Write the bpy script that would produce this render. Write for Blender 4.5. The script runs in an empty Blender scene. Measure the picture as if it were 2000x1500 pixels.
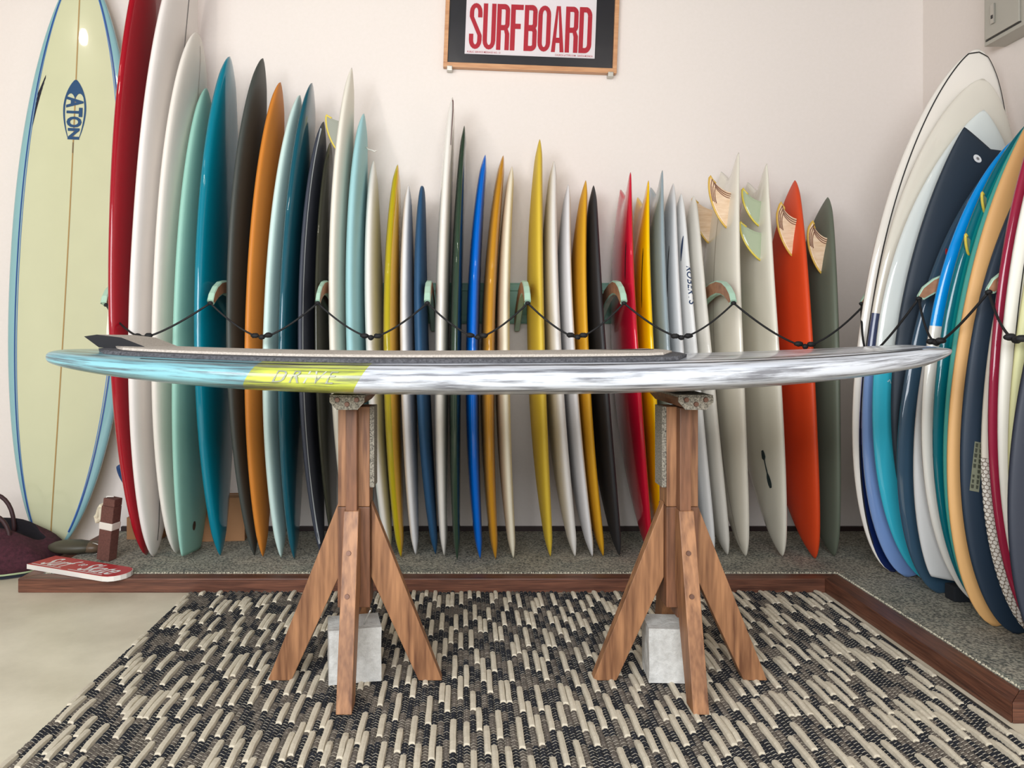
import bpy, bmesh, math, random
from mathutils import Vector, Matrix
random.seed(7)
SC = bpy.context.scene
COL = SC.collection

# ------------------------------------------------------------------ camera
cd = bpy.data.cameras.new('camera'); cam = bpy.data.objects.new('camera', cd); COL.objects.link(cam)
cd.sensor_fit = 'HORIZONTAL'; cd.sensor_width = 36.0; cd.lens = 27.0
cd.shift_x = 0.0475; cd.shift_y = -0.044
cam.location = (0, 0, 1.0); cam.rotation_euler = (math.pi / 2, 0, 0)
cd.clip_start = 0.05
SC.camera = cam

# ------------------------------------------------------------------ light
SC.view_settings.view_transform = 'Standard'; SC.view_settings.look = 'None'
SC.view_settings.exposure = 0.0; SC.view_settings.gamma = 1.0
SC.view_settings.use_curve_mapping = False
wd = bpy.data.worlds.new('daylight'); SC.world = wd; wd.use_nodes = True
wd.node_tree.nodes['Background'].inputs[0].default_value = (0.80, 0.88, 1.0, 1)
wd.node_tree.nodes['Background'].inputs[1].default_value = 0.2


def area(name, loc, target, sx, sy, power, col):
    l = bpy.data.lights.new(name, 'AREA'); l.shape = 'RECTANGLE'; l.size = sx; l.size_y = sy
    l.energy = power; l.color = col
    o = bpy.data.objects.new(name, l); COL.objects.link(o); o.location = loc
    d = Vector(target) - Vector(loc); o.rotation_euler = d.to_track_quat('-Z', 'Y').to_euler()
    return o


def spot(name, loc, target, power, col, ang=95, r=0.05):
    l = bpy.data.lights.new(name, 'SPOT'); l.energy = power; l.color = col
    l.spot_size = math.radians(ang); l.spot_blend = 0.7; l.shadow_soft_size = r
    o = bpy.data.objects.new(name, l); COL.objects.link(o); o.location = loc
    d = Vector(target) - Vector(loc); o.rotation_euler = d.to_track_quat('-Z', 'Y').to_euler()
    return o


area('shopfront_daylight', (-0.9, -1.4, 2.0), (0.1, 2.3, 0.5), 3.8, 1.6, 232, (0.93, 0.96, 1.0))
spot('ceiling_lamp_1', (-1.5, 1.7, 2.95), (-0.9, 3.7, 2.1), 18, (1.0, 0.90, 0.80), 80)
spot('ceiling_lamp_2', (-0.25, 1.7, 2.95), (0.0, 3.7, 2.1), 12, (1.0, 0.90, 0.80), 80)
spot('ceiling_lamp_3', (1.05, 1.7, 2.95), (1.0, 3.7, 1.9), 6, (1.0, 0.90, 0.80), 80)
spot('ceiling_lamp_4', (-2.42, 2.35, 2.95), (-2.2, 3.7, 1.9), 12, (1.0, 0.88, 0.74), 80)


# ------------------------------------------------------------------ materials
def lin(c):
    return tuple(((x / 255.0) / 12.92 if x / 255.0 <= 0.04045 else ((x / 255.0 + 0.055) / 1.055) ** 2.4) for x in c) + (1.0,)


MATS = {}


def base_mat(name):
    m = bpy.data.materials.new(name); m.use_nodes = True
    nt = m.node_tree; return m, nt, nt.nodes['Principled BSDF'], nt.nodes, nt.links


def paint(name, c, rough=0.3, coat=0.0, var=0.04, bump=0.0, scale=6.0, metallic=0.0):
    """plain painted / resin colour with a faint procedural mottling"""
    if name in MATS: return MATS[name]
    m, nt, P, N, L = base_mat(name)
    tc = N.new('ShaderNodeTexCoord'); nz = N.new('ShaderNodeTexNoise'); nz.inputs['Scale'].default_value = scale
    nz.inputs['Detail'].default_value = 3
    L.new(tc.outputs['Object'], nz.inputs['Vector'])
    mx = N.new('ShaderNodeMix'); mx.data_type = 'RGBA'
    b = lin(c)
    mx.inputs[6].default_value = tuple(max(0, v * (1 - var)) for v in b[:3]) + (1,)
    mx.inputs[7].default_value = tuple(min(1, v * (1 + var)) for v in b[:3]) + (1,)
    L.new(nz.outputs[0], mx.inputs[0]); L.new(mx.outputs[2], P.inputs['Base Color'])
    P.inputs['Roughness'].default_value = rough
    P.inputs['Coat Weight'].default_value = coat; P.inputs['Coat Roughness'].default_value = 0.05
    P.inputs['Metallic'].default_value = metallic
    if coat > .5: P.inputs['Specular IOR Level'].default_value = 0.12; P.inputs['Coat Roughness'].default_value = 0.035
    if bump:
        n2 = N.new('ShaderNodeTexNoise'); n2.inputs['Scale'].default_value = scale * 25
        L.new(tc.outputs['Object'], n2.inputs['Vector'])
        bp = N.new('ShaderNodeBump'); bp.inputs['Strength'].default_value = bump; bp.inputs['Distance'].default_value = 0.004
        L.new(n2.outputs[0], bp.inputs['Height']); L.new(bp.outputs[0], P.inputs['Normal'])
    MATS[name] = m
    return m


def ramp(N, stops):
    r = N.new('ShaderNodeValToRGB'); e = r.color_ramp.elements
    while len(e) < len(stops): e.new(0.5)
    for i, (p, c) in enumerate(stops): e[i].position = p; e[i].color = c
    return r


def wood(name, dark, light, sc, rough=0.45, knots=False, bump=0.15):
    """stained timber: grain drawn out along the axis with the small scale"""
    if name in MATS: return MATS[name]
    m, nt, P, N, L = base_mat(name)
    tc = N.new('ShaderNodeTexCoord'); mp = N.new('ShaderNodeMapping'); mp.inputs['Scale'].default_value = sc
    L.new(tc.outputs['Object'], mp.inputs['Vector'])
    n1 = N.new('ShaderNodeTexNoise'); n1.inputs['Scale'].default_value = 1.0; n1.inputs['Detail'].default_value = 5
    n1.inputs['Distortion'].default_value = 0.6
    L.new(mp.outputs[0], n1.inputs['Vector'])
    n2 = N.new('ShaderNodeTexNoise'); n2.inputs['Scale'].default_value = 3.5; n2.inputs['Detail'].default_value = 2
    L.new(mp.outputs[0], n2.inputs['Vector'])
    a = N.new('ShaderNodeMath'); a.operation = 'MULTIPLY_ADD'; a.inputs[1].default_value = 0.5
    L.new(n2.outputs[0], a.inputs[0]); 
    h = N.new('ShaderNodeMath'); h.operation = 'MULTIPLY'; h.inputs[1].default_value = 0.55
    L.new(n1.outputs[0], h.inputs[0]); L.new(h.outputs[0], a.inputs[2])
    r = ramp(N, [(0.36, lin(dark)), (0.68, lin(light))])
    L.new(a.outputs[0], r.inputs[0]); L.new(r.outputs[0], P.inputs['Base Color'])
    P.inputs['Roughness'].default_value = rough
    bp = N.new('ShaderNodeBump'); bp.inputs['Strength'].default_value = bump; bp.inputs['Distance'].default_value = 0.003
    L.new(a.outputs[0], bp.inputs['Height']); L.new(bp.outputs[0], P.inputs['Normal'])
    MATS[name] = m
    return m


def speckle(name, stops, scale, rough=0.9, bump=0.5, big=None, bigscale=2.0, bigfac=0.5, dist=0.006):
    if name in MATS: return MATS[name]
    m, nt, P, N, L = base_mat(name)
    tc = N.new('ShaderNodeTexCoord')
    n1 = N.new('ShaderNodeTexNoise'); n1.inputs['Scale'].default_value = scale; n1.inputs['Detail'].default_value = 4
    n1.inputs['Roughness'].default_value = 0.7
    L.new(tc.outputs['Object'], n1.inputs['Vector'])
    r = ramp(N, [(p, lin(c)) for p, c in stops]); L.new(n1.outputs[0], r.inputs[0])
    out = r.outputs[0]
    if big:
        n2 = N.new('ShaderNodeTexNoise'); n2.inputs['Scale'].default_value = bigscale; n2.inputs['Detail'].default_value = 2
        L.new(tc.outputs['Object'], n2.inputs['Vector'])
        r2 = ramp(N, [(p, lin(c)) for p, c in big]); L.new(n2.outputs[0], r2.inputs[0])
        mx = N.new('ShaderNodeMix'); mx.data_type = 'RGBA'; mx.inputs[0].default_value = bigfac
        L.new(out, mx.inputs[6]); L.new(r2.outputs[0], mx.inputs[7]); out = mx.outputs[2]
    L.new(out, P.inputs['Base Color']); P.inputs['Roughness'].default_value = rough
    bp = N.new('ShaderNodeBump'); bp.inputs['Strength'].default_value = bump; bp.inputs['Distance'].default_value = dist
    L.new(n1.outputs[0], bp.inputs['Height']); L.new(bp.outputs[0], P.inputs['Normal'])
    MATS[name] = m
    return m


WALLM = speckle('wall_paint', [(0.3, (235, 226, 218)), (0.7, (238, 229, 222))], 60, 0.75, 0.03)
FLOORM = speckle('concrete_floor', [(0.3, (214, 205, 182)), (0.7, (230, 221, 198))], 14, 0.38, 0.06,
                 [(0.35, (186, 176, 152)), (0.6, (232, 223, 200))], 2.6, 0.45)
CEILM = paint('ceiling_paint', (120, 114, 108), 0.8)  # unseen ceiling, colour darkened to cut light bounced between the boards


def carpet_mat():
    m, nt, P, N, L = base_mat('patchwork_carpet')
    tc = N.new('ShaderNodeTexCoord')
    v = N.new('ShaderNodeTexVoronoi'); v.distance = 'CHEBYCHEV'; v.inputs['Scale'].default_value = 5.5
    L.new(tc.outputs['Object'], v.inputs['Vector'])
    sp = N.new('ShaderNodeSeparateColor'); L.new(v.outputs['Color'], sp.inputs[0])
    r = ramp(N, [(0.0, lin((112, 108, 92))), (0.3, lin((82, 100, 98))), (0.5, lin((128, 122, 108))), (0.72, lin((80, 84, 80))),
                 (0.86, lin((92, 124, 118))), (1.0, lin((126, 102, 88)))])
    L.new(sp.outputs[0], r.inputs[0])
    n = N.new('ShaderNodeTexNoise'); n.inputs['Scale'].default_value = 130; n.inputs['Detail'].default_value = 3
    L.new(tc.outputs['Object'], n.inputs['Vector'])
    r2 = ramp(N, [(0.38, lin((58, 58, 54))), (0.60, lin((214, 206, 184)))]); L.new(n.outputs[0], r2.inputs[0])
    n3 = N.new('ShaderNodeTexNoise'); n3.inputs['Scale'].default_value = 9; L.new(tc.outputs['Object'], n3.inputs['Vector'])
    r3 = ramp(N, [(0.35, lin((92, 96, 92))), (0.65, lin((158, 152, 138)))]); L.new(n3.outputs[0], r3.inputs[0])
    m1 = N.new('ShaderNodeMix'); m1.data_type = 'RGBA'; m1.inputs[0].default_value = 0.6
    L.new(r.outputs[0], m1.inputs[6]); L.new(r3.outputs[0], m1.inputs[7])
    mx = N.new('ShaderNodeMix'); mx.data_type = 'RGBA'; mx.inputs[0].default_value = 0.5
    L.new(m1.outputs[2], mx.inputs[6]); L.new(r2.outputs[0], mx.inputs[7])
    L.new(mx.outputs[2], P.inputs['Base Color']); P.inputs['Roughness'].default_value = 1.0
    bp = N.new('ShaderNodeBump'); bp.inputs['Strength'].default_value = 0.8; bp.inputs['Distance'].default_value = 0.006
    L.new(n.outputs[0], bp.inputs['Height']); L.new(bp.outputs[0], P.inputs['Normal'])
    MATS['patchwork_carpet'] = m
    return m


CARPET = carpet_mat()
RAILX = wood('walnut_rail_x', (70, 40, 30), (124, 78, 58), (3, 60, 60))
RAILY = wood('walnut_rail_y', (70, 40, 30), (124, 78, 58), (60, 3, 60))
DARKBASE = paint('dark_baseboard', (52, 36, 34), 0.5)


# ------------------------------------------------------------------ mesh helpers
def obj(name, verts, faces, mats, parent=None, smooth=False, fm=None, uv=None):
    me = bpy.data.meshes.new(name); me.from_pydata(verts, [], faces)
    if not isinstance(mats, (list, tuple)): mats = [mats]
    for m in mats: me.materials.append(m)
    if fm: me.polygons.foreach_set('material_index', fm)
    if smooth: me.polygons.foreach_set('use_smooth', [True] * len(me.polygons))
    me.update()
    o = bpy.data.objects.new(name, me); COL.objects.link(o)
    if parent: o.parent = parent
    return o


def empty(name, loc=(0, 0, 0), rotz=0.0):
    o = bpy.data.objects.new(name, None); COL.objects.link(o); o.location = loc
    o.rotation_euler = (0, 0, rotz); o.empty_display_size = 0.05
    return o


def tag(o, label, cat, group=None):
    o['label'] = label; o['category'] = cat
    if group: o['group'] = group
    return o


def struct(o, label=None):
    o['kind'] = 'structure'
    if label: o['label'] = label
    return o


def bm_obj(name, bm, mats, parent=None, smooth=False, bevel=0.0, seg=2):
    if bevel > 0:
        bmesh.ops.bevel(bm, geom=list(bm.edges), offset=bevel, segments=seg, affect='EDGES', profile=0.6, clamp_overlap=True)
    bmesh.ops.recalc_face_normals(bm, faces=list(bm.faces))
    me = bpy.data.meshes.new(name); bm.to_mesh(me); bm.free()
    if not isinstance(mats, (list, tuple)): mats = [mats]
    for m in mats: me.materials.append(m)
    if smooth: me.polygons.foreach_set('use_smooth', [True] * len(me.polygons))
    o = bpy.data.objects.new(name, me); COL.objects.link(o)
    if parent: o.parent = parent
    return o


def box(name, x0, x1, y0, y1, z0, z1, m, parent=None, bevel=0.0):
    bm = bmesh.new(); bmesh.ops.create_cube(bm, size=1.0)
    for v in bm.verts:
        v.co = Vector(((x0 + x1) / 2 + v.co.x * (x1 - x0), (y0 + y1) / 2 + v.co.y * (y1 - y0), (z0 + z1) / 2 + v.co.z * (z1 - z0)))
    return bm_obj(name, bm, m, parent, bevel=bevel)


def prism(name, poly, axis, t0, t1, m, parent=None, bevel=0.0, smooth=False):
    """extrude a 2D polygon: axis 'y' -> poly is (x,z); 'x' -> (y,z); 'z' -> (x,y)"""
    bm = bmesh.new()
    def mk(p, t):
        return {'y': (p[0], t, p[1]), 'x': (t, p[0], p[1]), 'z': (p[0], p[1], t)}[axis]
    a = [bm.verts.new(mk(p, t0)) for p in poly]; b = [bm.verts.new(mk(p, t1)) for p in poly]
    bm.faces.new(a); bm.faces.new(b[::-1])
    n = len(poly)
    for i in range(n): bm.faces.new((a[i], a[(i + 1) % n], b[(i + 1) % n], b[i]))
    return bm_obj(name, bm, m, parent, bevel=bevel, smooth=smooth)


def tube_data(pts, rad, nseg=8, close=False):
    """sweep a circle along points; rad is a number or a list"""
    pts = [Vector(p) for p in pts]; n = len(pts)
    if not isinstance(rad, (list, tuple)): rad = [rad] * n
    V = []; Fc = []
    up = Vector((0.13, 0.21, 0.97))
    prev = None
    for i, p in enumerate(pts):
        t = (pts[min(i + 1, n - 1)] - pts[max(i - 1, 0)])
        if t.length < 1e-9: t = Vector((0, 0, 1))
        t.normalize()
        if prev is None:
            a = t.cross(up); a.normalize()
        else:
            a = prev - t * prev.dot(t)
            a.normalize()
        prev = a
        b = t.cross(a)
        for k in range(nseg):
            th = 2 * math.pi * k / nseg
            V.append(p + (a * math.cos(th) + b * math.sin(th)) * rad[i])
    for i in range(n - 1):
        for k in range(nseg):
            k2 = (k + 1) % nseg
            Fc.append((i * nseg + k, i * nseg + k2, (i + 1) * nseg + k2, (i + 1) * nseg + k))
    Fc.append(tuple(range(nseg))[::-1]); Fc.append(tuple((n - 1) * nseg + k for k in range(nseg)))
    return V, Fc


def tube(name, pts, rad, m, parent=None, nseg=8):
    V, Fc = tube_data(pts, rad, nseg)
    return obj(name, V, Fc, m, parent, smooth=True)


def lump(name, c, r, m, parent=None, seg=12, jitter=0.0, sq=1.0):
    bm = bmesh.new(); bmesh.ops.create_uvsphere(bm, u_segments=seg, v_segments=max(6, seg // 2 + 2), radius=1.0)
    for v in bm.verts:
        k = 1 + random.uniform(-jitter, jitter)
        co = [math.copysign(abs(a) ** sq, a) * k for a in v.co]
        v.co = Vector((c[0] + co[0] * r[0], c[1] + co[1] * r[1], c[2] + co[2] * r[2]))
    return bm_obj(name, bm, m, parent, smooth=True)


def text_geo(s, shear=0.0, offset=0.0, spacing=1.0):
    cu = bpy.data.curves.new('t', 'FONT'); cu.body = s; cu.size = 1.0; cu.shear = shear; cu.offset = offset
    cu.space_character = spacing; cu.resolution_u = 3; cu.align_x = 'LEFT'
    o = bpy.data.objects.new('t', cu); COL.objects.link(o)
    dg = bpy.context.evaluated_depsgraph_get(); dg.update()
    me = o.evaluated_get(dg).to_mesh()
    V = [(v.co.x, v.co.y) for v in me.vertices]; Fc = [tuple(p.vertices) for p in me.polygons]
    o.evaluated_get(dg).to_mesh_clear()
    bpy.data.objects.remove(o); bpy.data.curves.remove(cu)
    x0 = min(v[0] for v in V); x1 = max(v[0] for v in V); y0 = min(v[1] for v in V); y1 = max(v[1] for v in V)
    V = [((x - x0) / (x1 - x0), (y - y0) / (y1 - y0)) for x, y in V]      # unit box
    return V, Fc


# ------------------------------------------------------------------ the room
WALL_Y, WALL_X, ZP = 3.785, 2.265, 0.057
struct(box('floor', -4.2, 2.3, -3.2, 3.8, -0.12, 0.0, FLOORM), 'pale concrete shop floor')
struct(box('wall_back', -4.2, 2.36, WALL_Y, WALL_Y + 0.1, 0.0, 3.2, WALLM), 'plain off-white back wall')
struct(box('wall_right', WALL_X, WALL_X + 0.1, -3.2, WALL_Y, 0.0, 3.2, WALLM), 'plain off-white right wall')
struct(box('wall_left', -4.3, -4.2, -3.2, WALL_Y + 0.1, 0.0, 3.2, WALLM), 'plain off-white left wall')
struct(box('ceiling', -4.3, 2.36, -3.2, WALL_Y + 0.1, 3.2, 3.3, CEILM), 'plain grey ceiling')
struct(box('baseboard_back', -1.68, WALL_X, WALL_Y - 0.018, WALL_Y - 0.0005, ZP, ZP + 0.022, DARKBASE), 'thin dark brown baseboard')
struct(box('baseboard_right', WALL_X - 0.018, WALL_X - 0.0005, 2.05, WALL_Y - 0.02, ZP, ZP + 0.022, DARKBASE), 'thin dark brown baseboard')

# carpeted L-shaped platform with timber edging
plat = tag(empty('display_platform', (0.2, 3.4, 0)), 'low L-shaped display platform with grey patchwork carpet and brown timber edging', 'platform')
def plat_part(o):
    o.parent = plat; o.matrix_parent_inverse = Matrix.Translation((-0.2, -3.4, 0)); return o
EX = 0.075
L_poly = [(-1.69, 3.09), (1.50, 3.09), (1.50, 2.07), (2.255, 2.07), (2.255, 3.78), (-1.69, 3.78)]
plat_part(prism('carpet', L_poly, 'z', 0.0, ZP, CARPET))
def mitre_rail(poly, m):
    return plat_part(prism('edge_rail', poly, 'z', 0.0, ZP - 0.001, m, bevel=0.003))
mitre_rail([(-1.755, 3.025), (1.425, 3.025), (1.50, 3.09), (-1.69, 3.09)], RAILX)
mitre_rail([(1.425, 3.024), (1.425, 1.995), (1.50, 2.07), (1.50, 3.089)], RAILY)
mitre_rail([(1.426, 1.995), (2.255, 1.995), (2.255, 2.07), (1.501, 2.07)], RAILX)
mitre_rail([(-1.755, 3.026), (-1.69, 3.091), (-1.69, 3.78), (-1.755, 3.78)], RAILY)
# pale frayed carpet edge along the timber
V = []; Fc = []
def fringe(x0, y0, x1, y1, n):
    for i in range(n):
        t = (i + random.random()) / n
        x = x0 + (x1 - x0) * t; y = y0 + (y1 - y0) * t
        r = random.uniform(0.0018, 0.0036); b = len(V); h = random.uniform(0.003, 0.007)
        V.extend([(x - r, y - r, ZP - 0.001), (x + r, y - r, ZP - 0.001), (x + r, y + r, ZP - 0.001), (x - r, y + r, ZP - 0.001), (x, y - 0.002, ZP + h)])
        Fc.extend([(b, b + 1, b + 4), (b + 1, b + 2, b + 4), (b + 2, b + 3, b + 4), (b + 3, b, b + 4)])
fringe(-1.68, 3.094, 1.51, 3.094, 420); fringe(1.504, 3.09, 1.504, 2.08, 140)
fr = plat_part(obj('carpet_fringe', V, Fc, paint('fringe_yarn', (214, 206, 182), 0.95))); fr['kind'] = 'stuff'


# ------------------------------------------------------------------ surfboards
ENDS = dict(point=(0, 2.0, .80), full=(0, 2.1, .66), round=(0, 2.4, .52), oval=(0, 2.1, .65), pin=(0, 2.0, .75), rpin=(0, 2.2, .58),
            square=(.42, 2.2, .8), swallow=(.46, 2.0, .9), fnose=(0, 2.0, .72), blunt=(.2, 2.2, .7), squash=(.34, 2.4, .62))


class Board:
    """stands on s=0; local axes: x = deck normal, y = across, z = along"""
    def __init__(self, B, T, u_hint, W, TH, top, bot, R, notch=0.1, n=2.6, s0=.5, tmin=.30, rp=2.2):
        B = Vector(B); T = Vector(T); self.B = B
        a = (T - B); self.L = a.length; a.normalize()
        u = Vector(u_hint); u = u - a * u.dot(a); u.normalize()
        nrm = u.cross(a)
        self.M = Matrix(((nrm.x, u.x, a.x, B.x), (nrm.y, u.y, a.y, B.y), (nrm.z, u.z, a.z, B.z), (0, 0, 0, 1)))
        self.W, self.TH, self.top, self.bot, self.R = W, TH, ENDS[top], ENDS[bot], R
        self.tk, self.bk = top, bot
        self.notch, self.e, self.s0, self.tmin, self.rp = notch, 2.0 / n, s0, tmin, rp

    def w(self, s):
        s = min(max(s, 0), 1)
        if s > self.s0:
            e, a, b = self.top; t = (s - self.s0) / (1 - self.s0)
        else:
            e, a, b = self.bot; t = (self.s0 - s) / self.s0
        return self.W / 2 * (e + (1 - e) * max(0.0, 1 - t ** a) ** b)

    def t(self, s):
        k = abs(2 * s - 1)
        v = self.TH / 2 * (self.tmin + (1 - self.tmin) * max(0.0, 1 - k ** 2.6) ** 0.6)
        if self.top[0] == 0: v *= min(1.0, max(0.0, (1 - s) / .05)) ** .45
        if self.bot[0] == 0: v *= min(1.0, max(0.0, s / .04)) ** .45
        return v

    def xo(self, s):
        return -self.R * (1 - abs(2 * min(max(s, 0), 1) - 1) ** self.rp)

    def zz(self, s, y):
        z = s * self.L
        w = self.w(s)
        if w > 1e-6:
            if self.tk == 'swallow':
                k = max(0.0, (s - 0.80) / 0.20) ** 1.6; z -= self.notch * (1 - min(1, abs(y) / w)) * k
            if self.bk == 'swallow':
                k = max(0.0, (0.2 - s) / 0.20) ** 1.6; z += self.notch * (1 - min(1, abs(y) / w)) * k
        return z

    def pt(self, s, th, off=0.0):
        c, sn = math.cos(th), math.sin(th)
        y = (self.w(s)) * math.copysign(abs(c) ** self.e, c)
        x = (self.t(s)) * math.copysign(abs(sn) ** self.e, sn)
        return (self.xo(s) + x + off * sn, y + off * c, self.zz(s, y))

    def face(self, s, y, side, off=0.0015):
        w = max(self.w(s), 1e-5); k = min(1.0, abs(y) / w)
        cc = k ** (1 / self.e); x = self.t(s) * max(0.0, 1 - cc * cc) ** (self.e / 2)
        return (self.xo(s) + side * (x + off), y, self.zz(s, y))

    def build(self, name, mats, fm=None, ns=56, nt=32, extra=(), uv=False):
        S = [0.5 - 0.5 * math.cos(math.pi * i / ns) for i in range(ns + 1)]
        S = [0.65 * a + 0.35 * i / ns for i, a in enumerate(S)]
        S = sorted(set([round(x, 5) for x in S] + list(extra)))
        S[0] = 0.0005; S[-1] = 0.9995
        V = []; Fc = []; FM = []
        for s in S:
            for k in range(nt): V.append(self.pt(s, 2 * math.pi * (k + .5) / nt))
        for i in range(len(S) - 1):
            sm = (S[i] + S[i + 1]) / 2
            for k in range(nt):
                k2 = (k + 1) % nt
                Fc.append((i * nt + k, i * nt + k2, (i + 1) * nt + k2, (i + 1) * nt + k))
                if fm:
                    th = 2 * math.pi * (k + 1.0) / nt; c = math.cos(th)
                    FM.append(fm(sm, math.copysign(abs(c) ** self.e, c), 1 if math.sin(th) > 0 else -1))
                else: FM.append(0)
        n = len(S) - 1
        # end caps (quad strips so that swallow tails close properly)
        for base, flip in ((0, False), (n * nt, True)):
            h = nt // 2
            for k in range(h - 1):
                q = (base + k, base + k + 1, base + nt - 2 - k, base + nt - 1 - k)
                Fc.append(q if flip else q[::-1]); FM.append(FM[0] if base == 0 else FM[-1 - 0] if FM else 0)
        self.o = obj(name, V, Fc, mats, None, smooth=True, fm=FM)
        self.o.matrix_world = self.M
        if uv:          # length and girth coordinates for brushed finishes
            lay = self.o.data.uv_layers.new(name='girth'); me = self.o.data
            for p in me.polygons:
                if p.index >= n * nt: continue
                k = p.index % nt; va = ((2 * math.pi * (k + .5) / nt + math.pi) % (2 * math.pi)) / (2 * math.pi)
                i = p.index // nt
                for li, (uu, vv) in zip(p.loop_indices, ((S[i], va), (S[i], va + 1 / nt), (S[i + 1], va + 1 / nt), (S[i + 1], va))):
                    lay.data[li].uv = (uu, vv)
        return self.o

    # decals follow the surface
    def ribbon(self, name, path, width, side, m, off=0.0016):
        V = []; Fc = []
        n = len(path)
        for i, (s, y) in enumerate(path):
            s0, y0 = path[max(0, i - 1)]; s1, y1 = path[min(n - 1, i + 1)]
            dz, dy = (s1 - s0) * self.L, (y1 - y0); l = math.hypot(dz, dy) or 1
            nz, ny = -dy / l, dz / l
            wd = width[i] if isinstance(width, (list, tuple)) else width
            for g in (-.5, .5):
                V.append(self.face(s + nz * wd * g / self.L, y + ny * wd * g, side, off))
        for i in range(n - 1): Fc.append((2 * i, 2 * i + 1, 2 * i + 3, 2 * i + 2))
        return obj(name, V, Fc, m, self.o)

    def poly(self, name, polys, side, m, off=0.0016):
        V = []; Fc = []
        for P in polys:
            b = len(V); V += [self.face(s, y, side, off) for s, y in P]; Fc.append(tuple(range(b, b + len(P))))
        return obj(name, V, Fc, m, self.o)

    def text(self, name, s, place, side, m, off=0.002, **kw):
        V2, F2 = text_geo(s, **kw)
        V = [self.face(*place(u, v), side, off) for u, v in V2]
        return obj(name, V, F2, m, self.o)

    def outline(self, f, s0, s1, n=40, sgn=1):
        return [(s0 + (s1 - s0) * i / n, sgn * f * self.w(s0 + (s1 - s0) * i / n)) for i in range(n + 1)]


def fin(b, s_base, y, side, base, depth, rake, core, edge=None, stripe=None, th=0.009, name='fin', splay=0.0):
    """fin on the given face; base runs from s_base upwards (tail is up), tip raked by `rake` beyond the base end"""
    z0 = s_base * b.L
    lead = []; trail = []
    for i in range(13):
        t = i / 12
        lead.append((depth * (1 - (1 - t) ** 1.7), (base + rake) * t ** 1.12 * 0.97))
        k = t
        trail.append((depth * (1 - k) ** 1.25, base + rake * (1 - k) ** 2.1))
    tipd = depth
    outl = lead + [(depth * 0.985, base + rake * 1.02)] + trail[1:]
    x0 = b.face(s_base + base * .5 / b.L, y, side, 0)[0] * 0 
    def P(d, z, yy):
        s = (z0 + z) / b.L
        fx = b.face(min(s, .999), y, side, -0.004)[0]
        return (fx + side * d * math.cos(splay), y + yy - d * math.sin(splay), z0 + z)
    V = []; Fc = []
    n = len(outl)
    cd_, cz = depth * 0.45, base * 0.62 + rake * .1
    for sg in (-1, 1):
        for d, z in outl: V.append(P(d, z, sg * th * 0.18))
        for d, z in outl: V.append(P(cd_ + (d - cd_) * .72 if d > 0.001 else d, cz + (z - cz) * .78, sg * th * .5))
        V.append(P(cd_ * .4, cz, sg * th * .55))
    m = 2 * n + 1
    for q, sg in ((0, -1), (m, 1)):
        for i in range(n):
            j = (i + 1) % n
            f1 = (q + i, q + j, q + n + j, q + n + i); f2 = (q + n + i, q + n + j, q + 2 * n)
            Fc += [f1, f2]
    for i in range(n - 1): Fc.append((i, m + i, m + i + 1, i + 1))
    fo = obj(name, V, Fc, core, b.o, smooth=False)
    if edge:
        pts = [P(d, z, 0) for d, z in lead + [(depth * .985, base + rake * 1.02)] + trail[1:4]]
        Vt, Ft = tube_data(pts, [0.0048] * len(pts), 6)
        obj('glass_edge', Vt, Ft, edge, fo, smooth=True)
    if stripe:
        cc, cz2 = depth * .12, base * .50
        for kf in (.89, .78, .67):
            for sg in (-1, 1):
                path = trail[:0:-1] + [(depth * .985, base + rake * 1.02)] + lead[11:6:-1]
                pts = [P(max(.001, cc + (d - cc) * kf), cz2 + (z - cz2) * kf, sg * th * .52) for d, z in path]
                Vt, Ft = tube_data(pts, 0.0021, 5)
                obj('laminate_line', Vt, Ft, stripe, fo, smooth=True)
    return fo


def C(name, c, gloss=1, rough=None):
    if gloss: return paint('resin_' + name, c, 0.28 if rough is None else rough, 0.9)
    return paint('matte_' + name, c, 0.55 if rough is None else rough, 0.0)


BACK = 'surfboards standing in the back wall rack'
SIDE = 'surfboards standing in the side wall rack'
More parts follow.
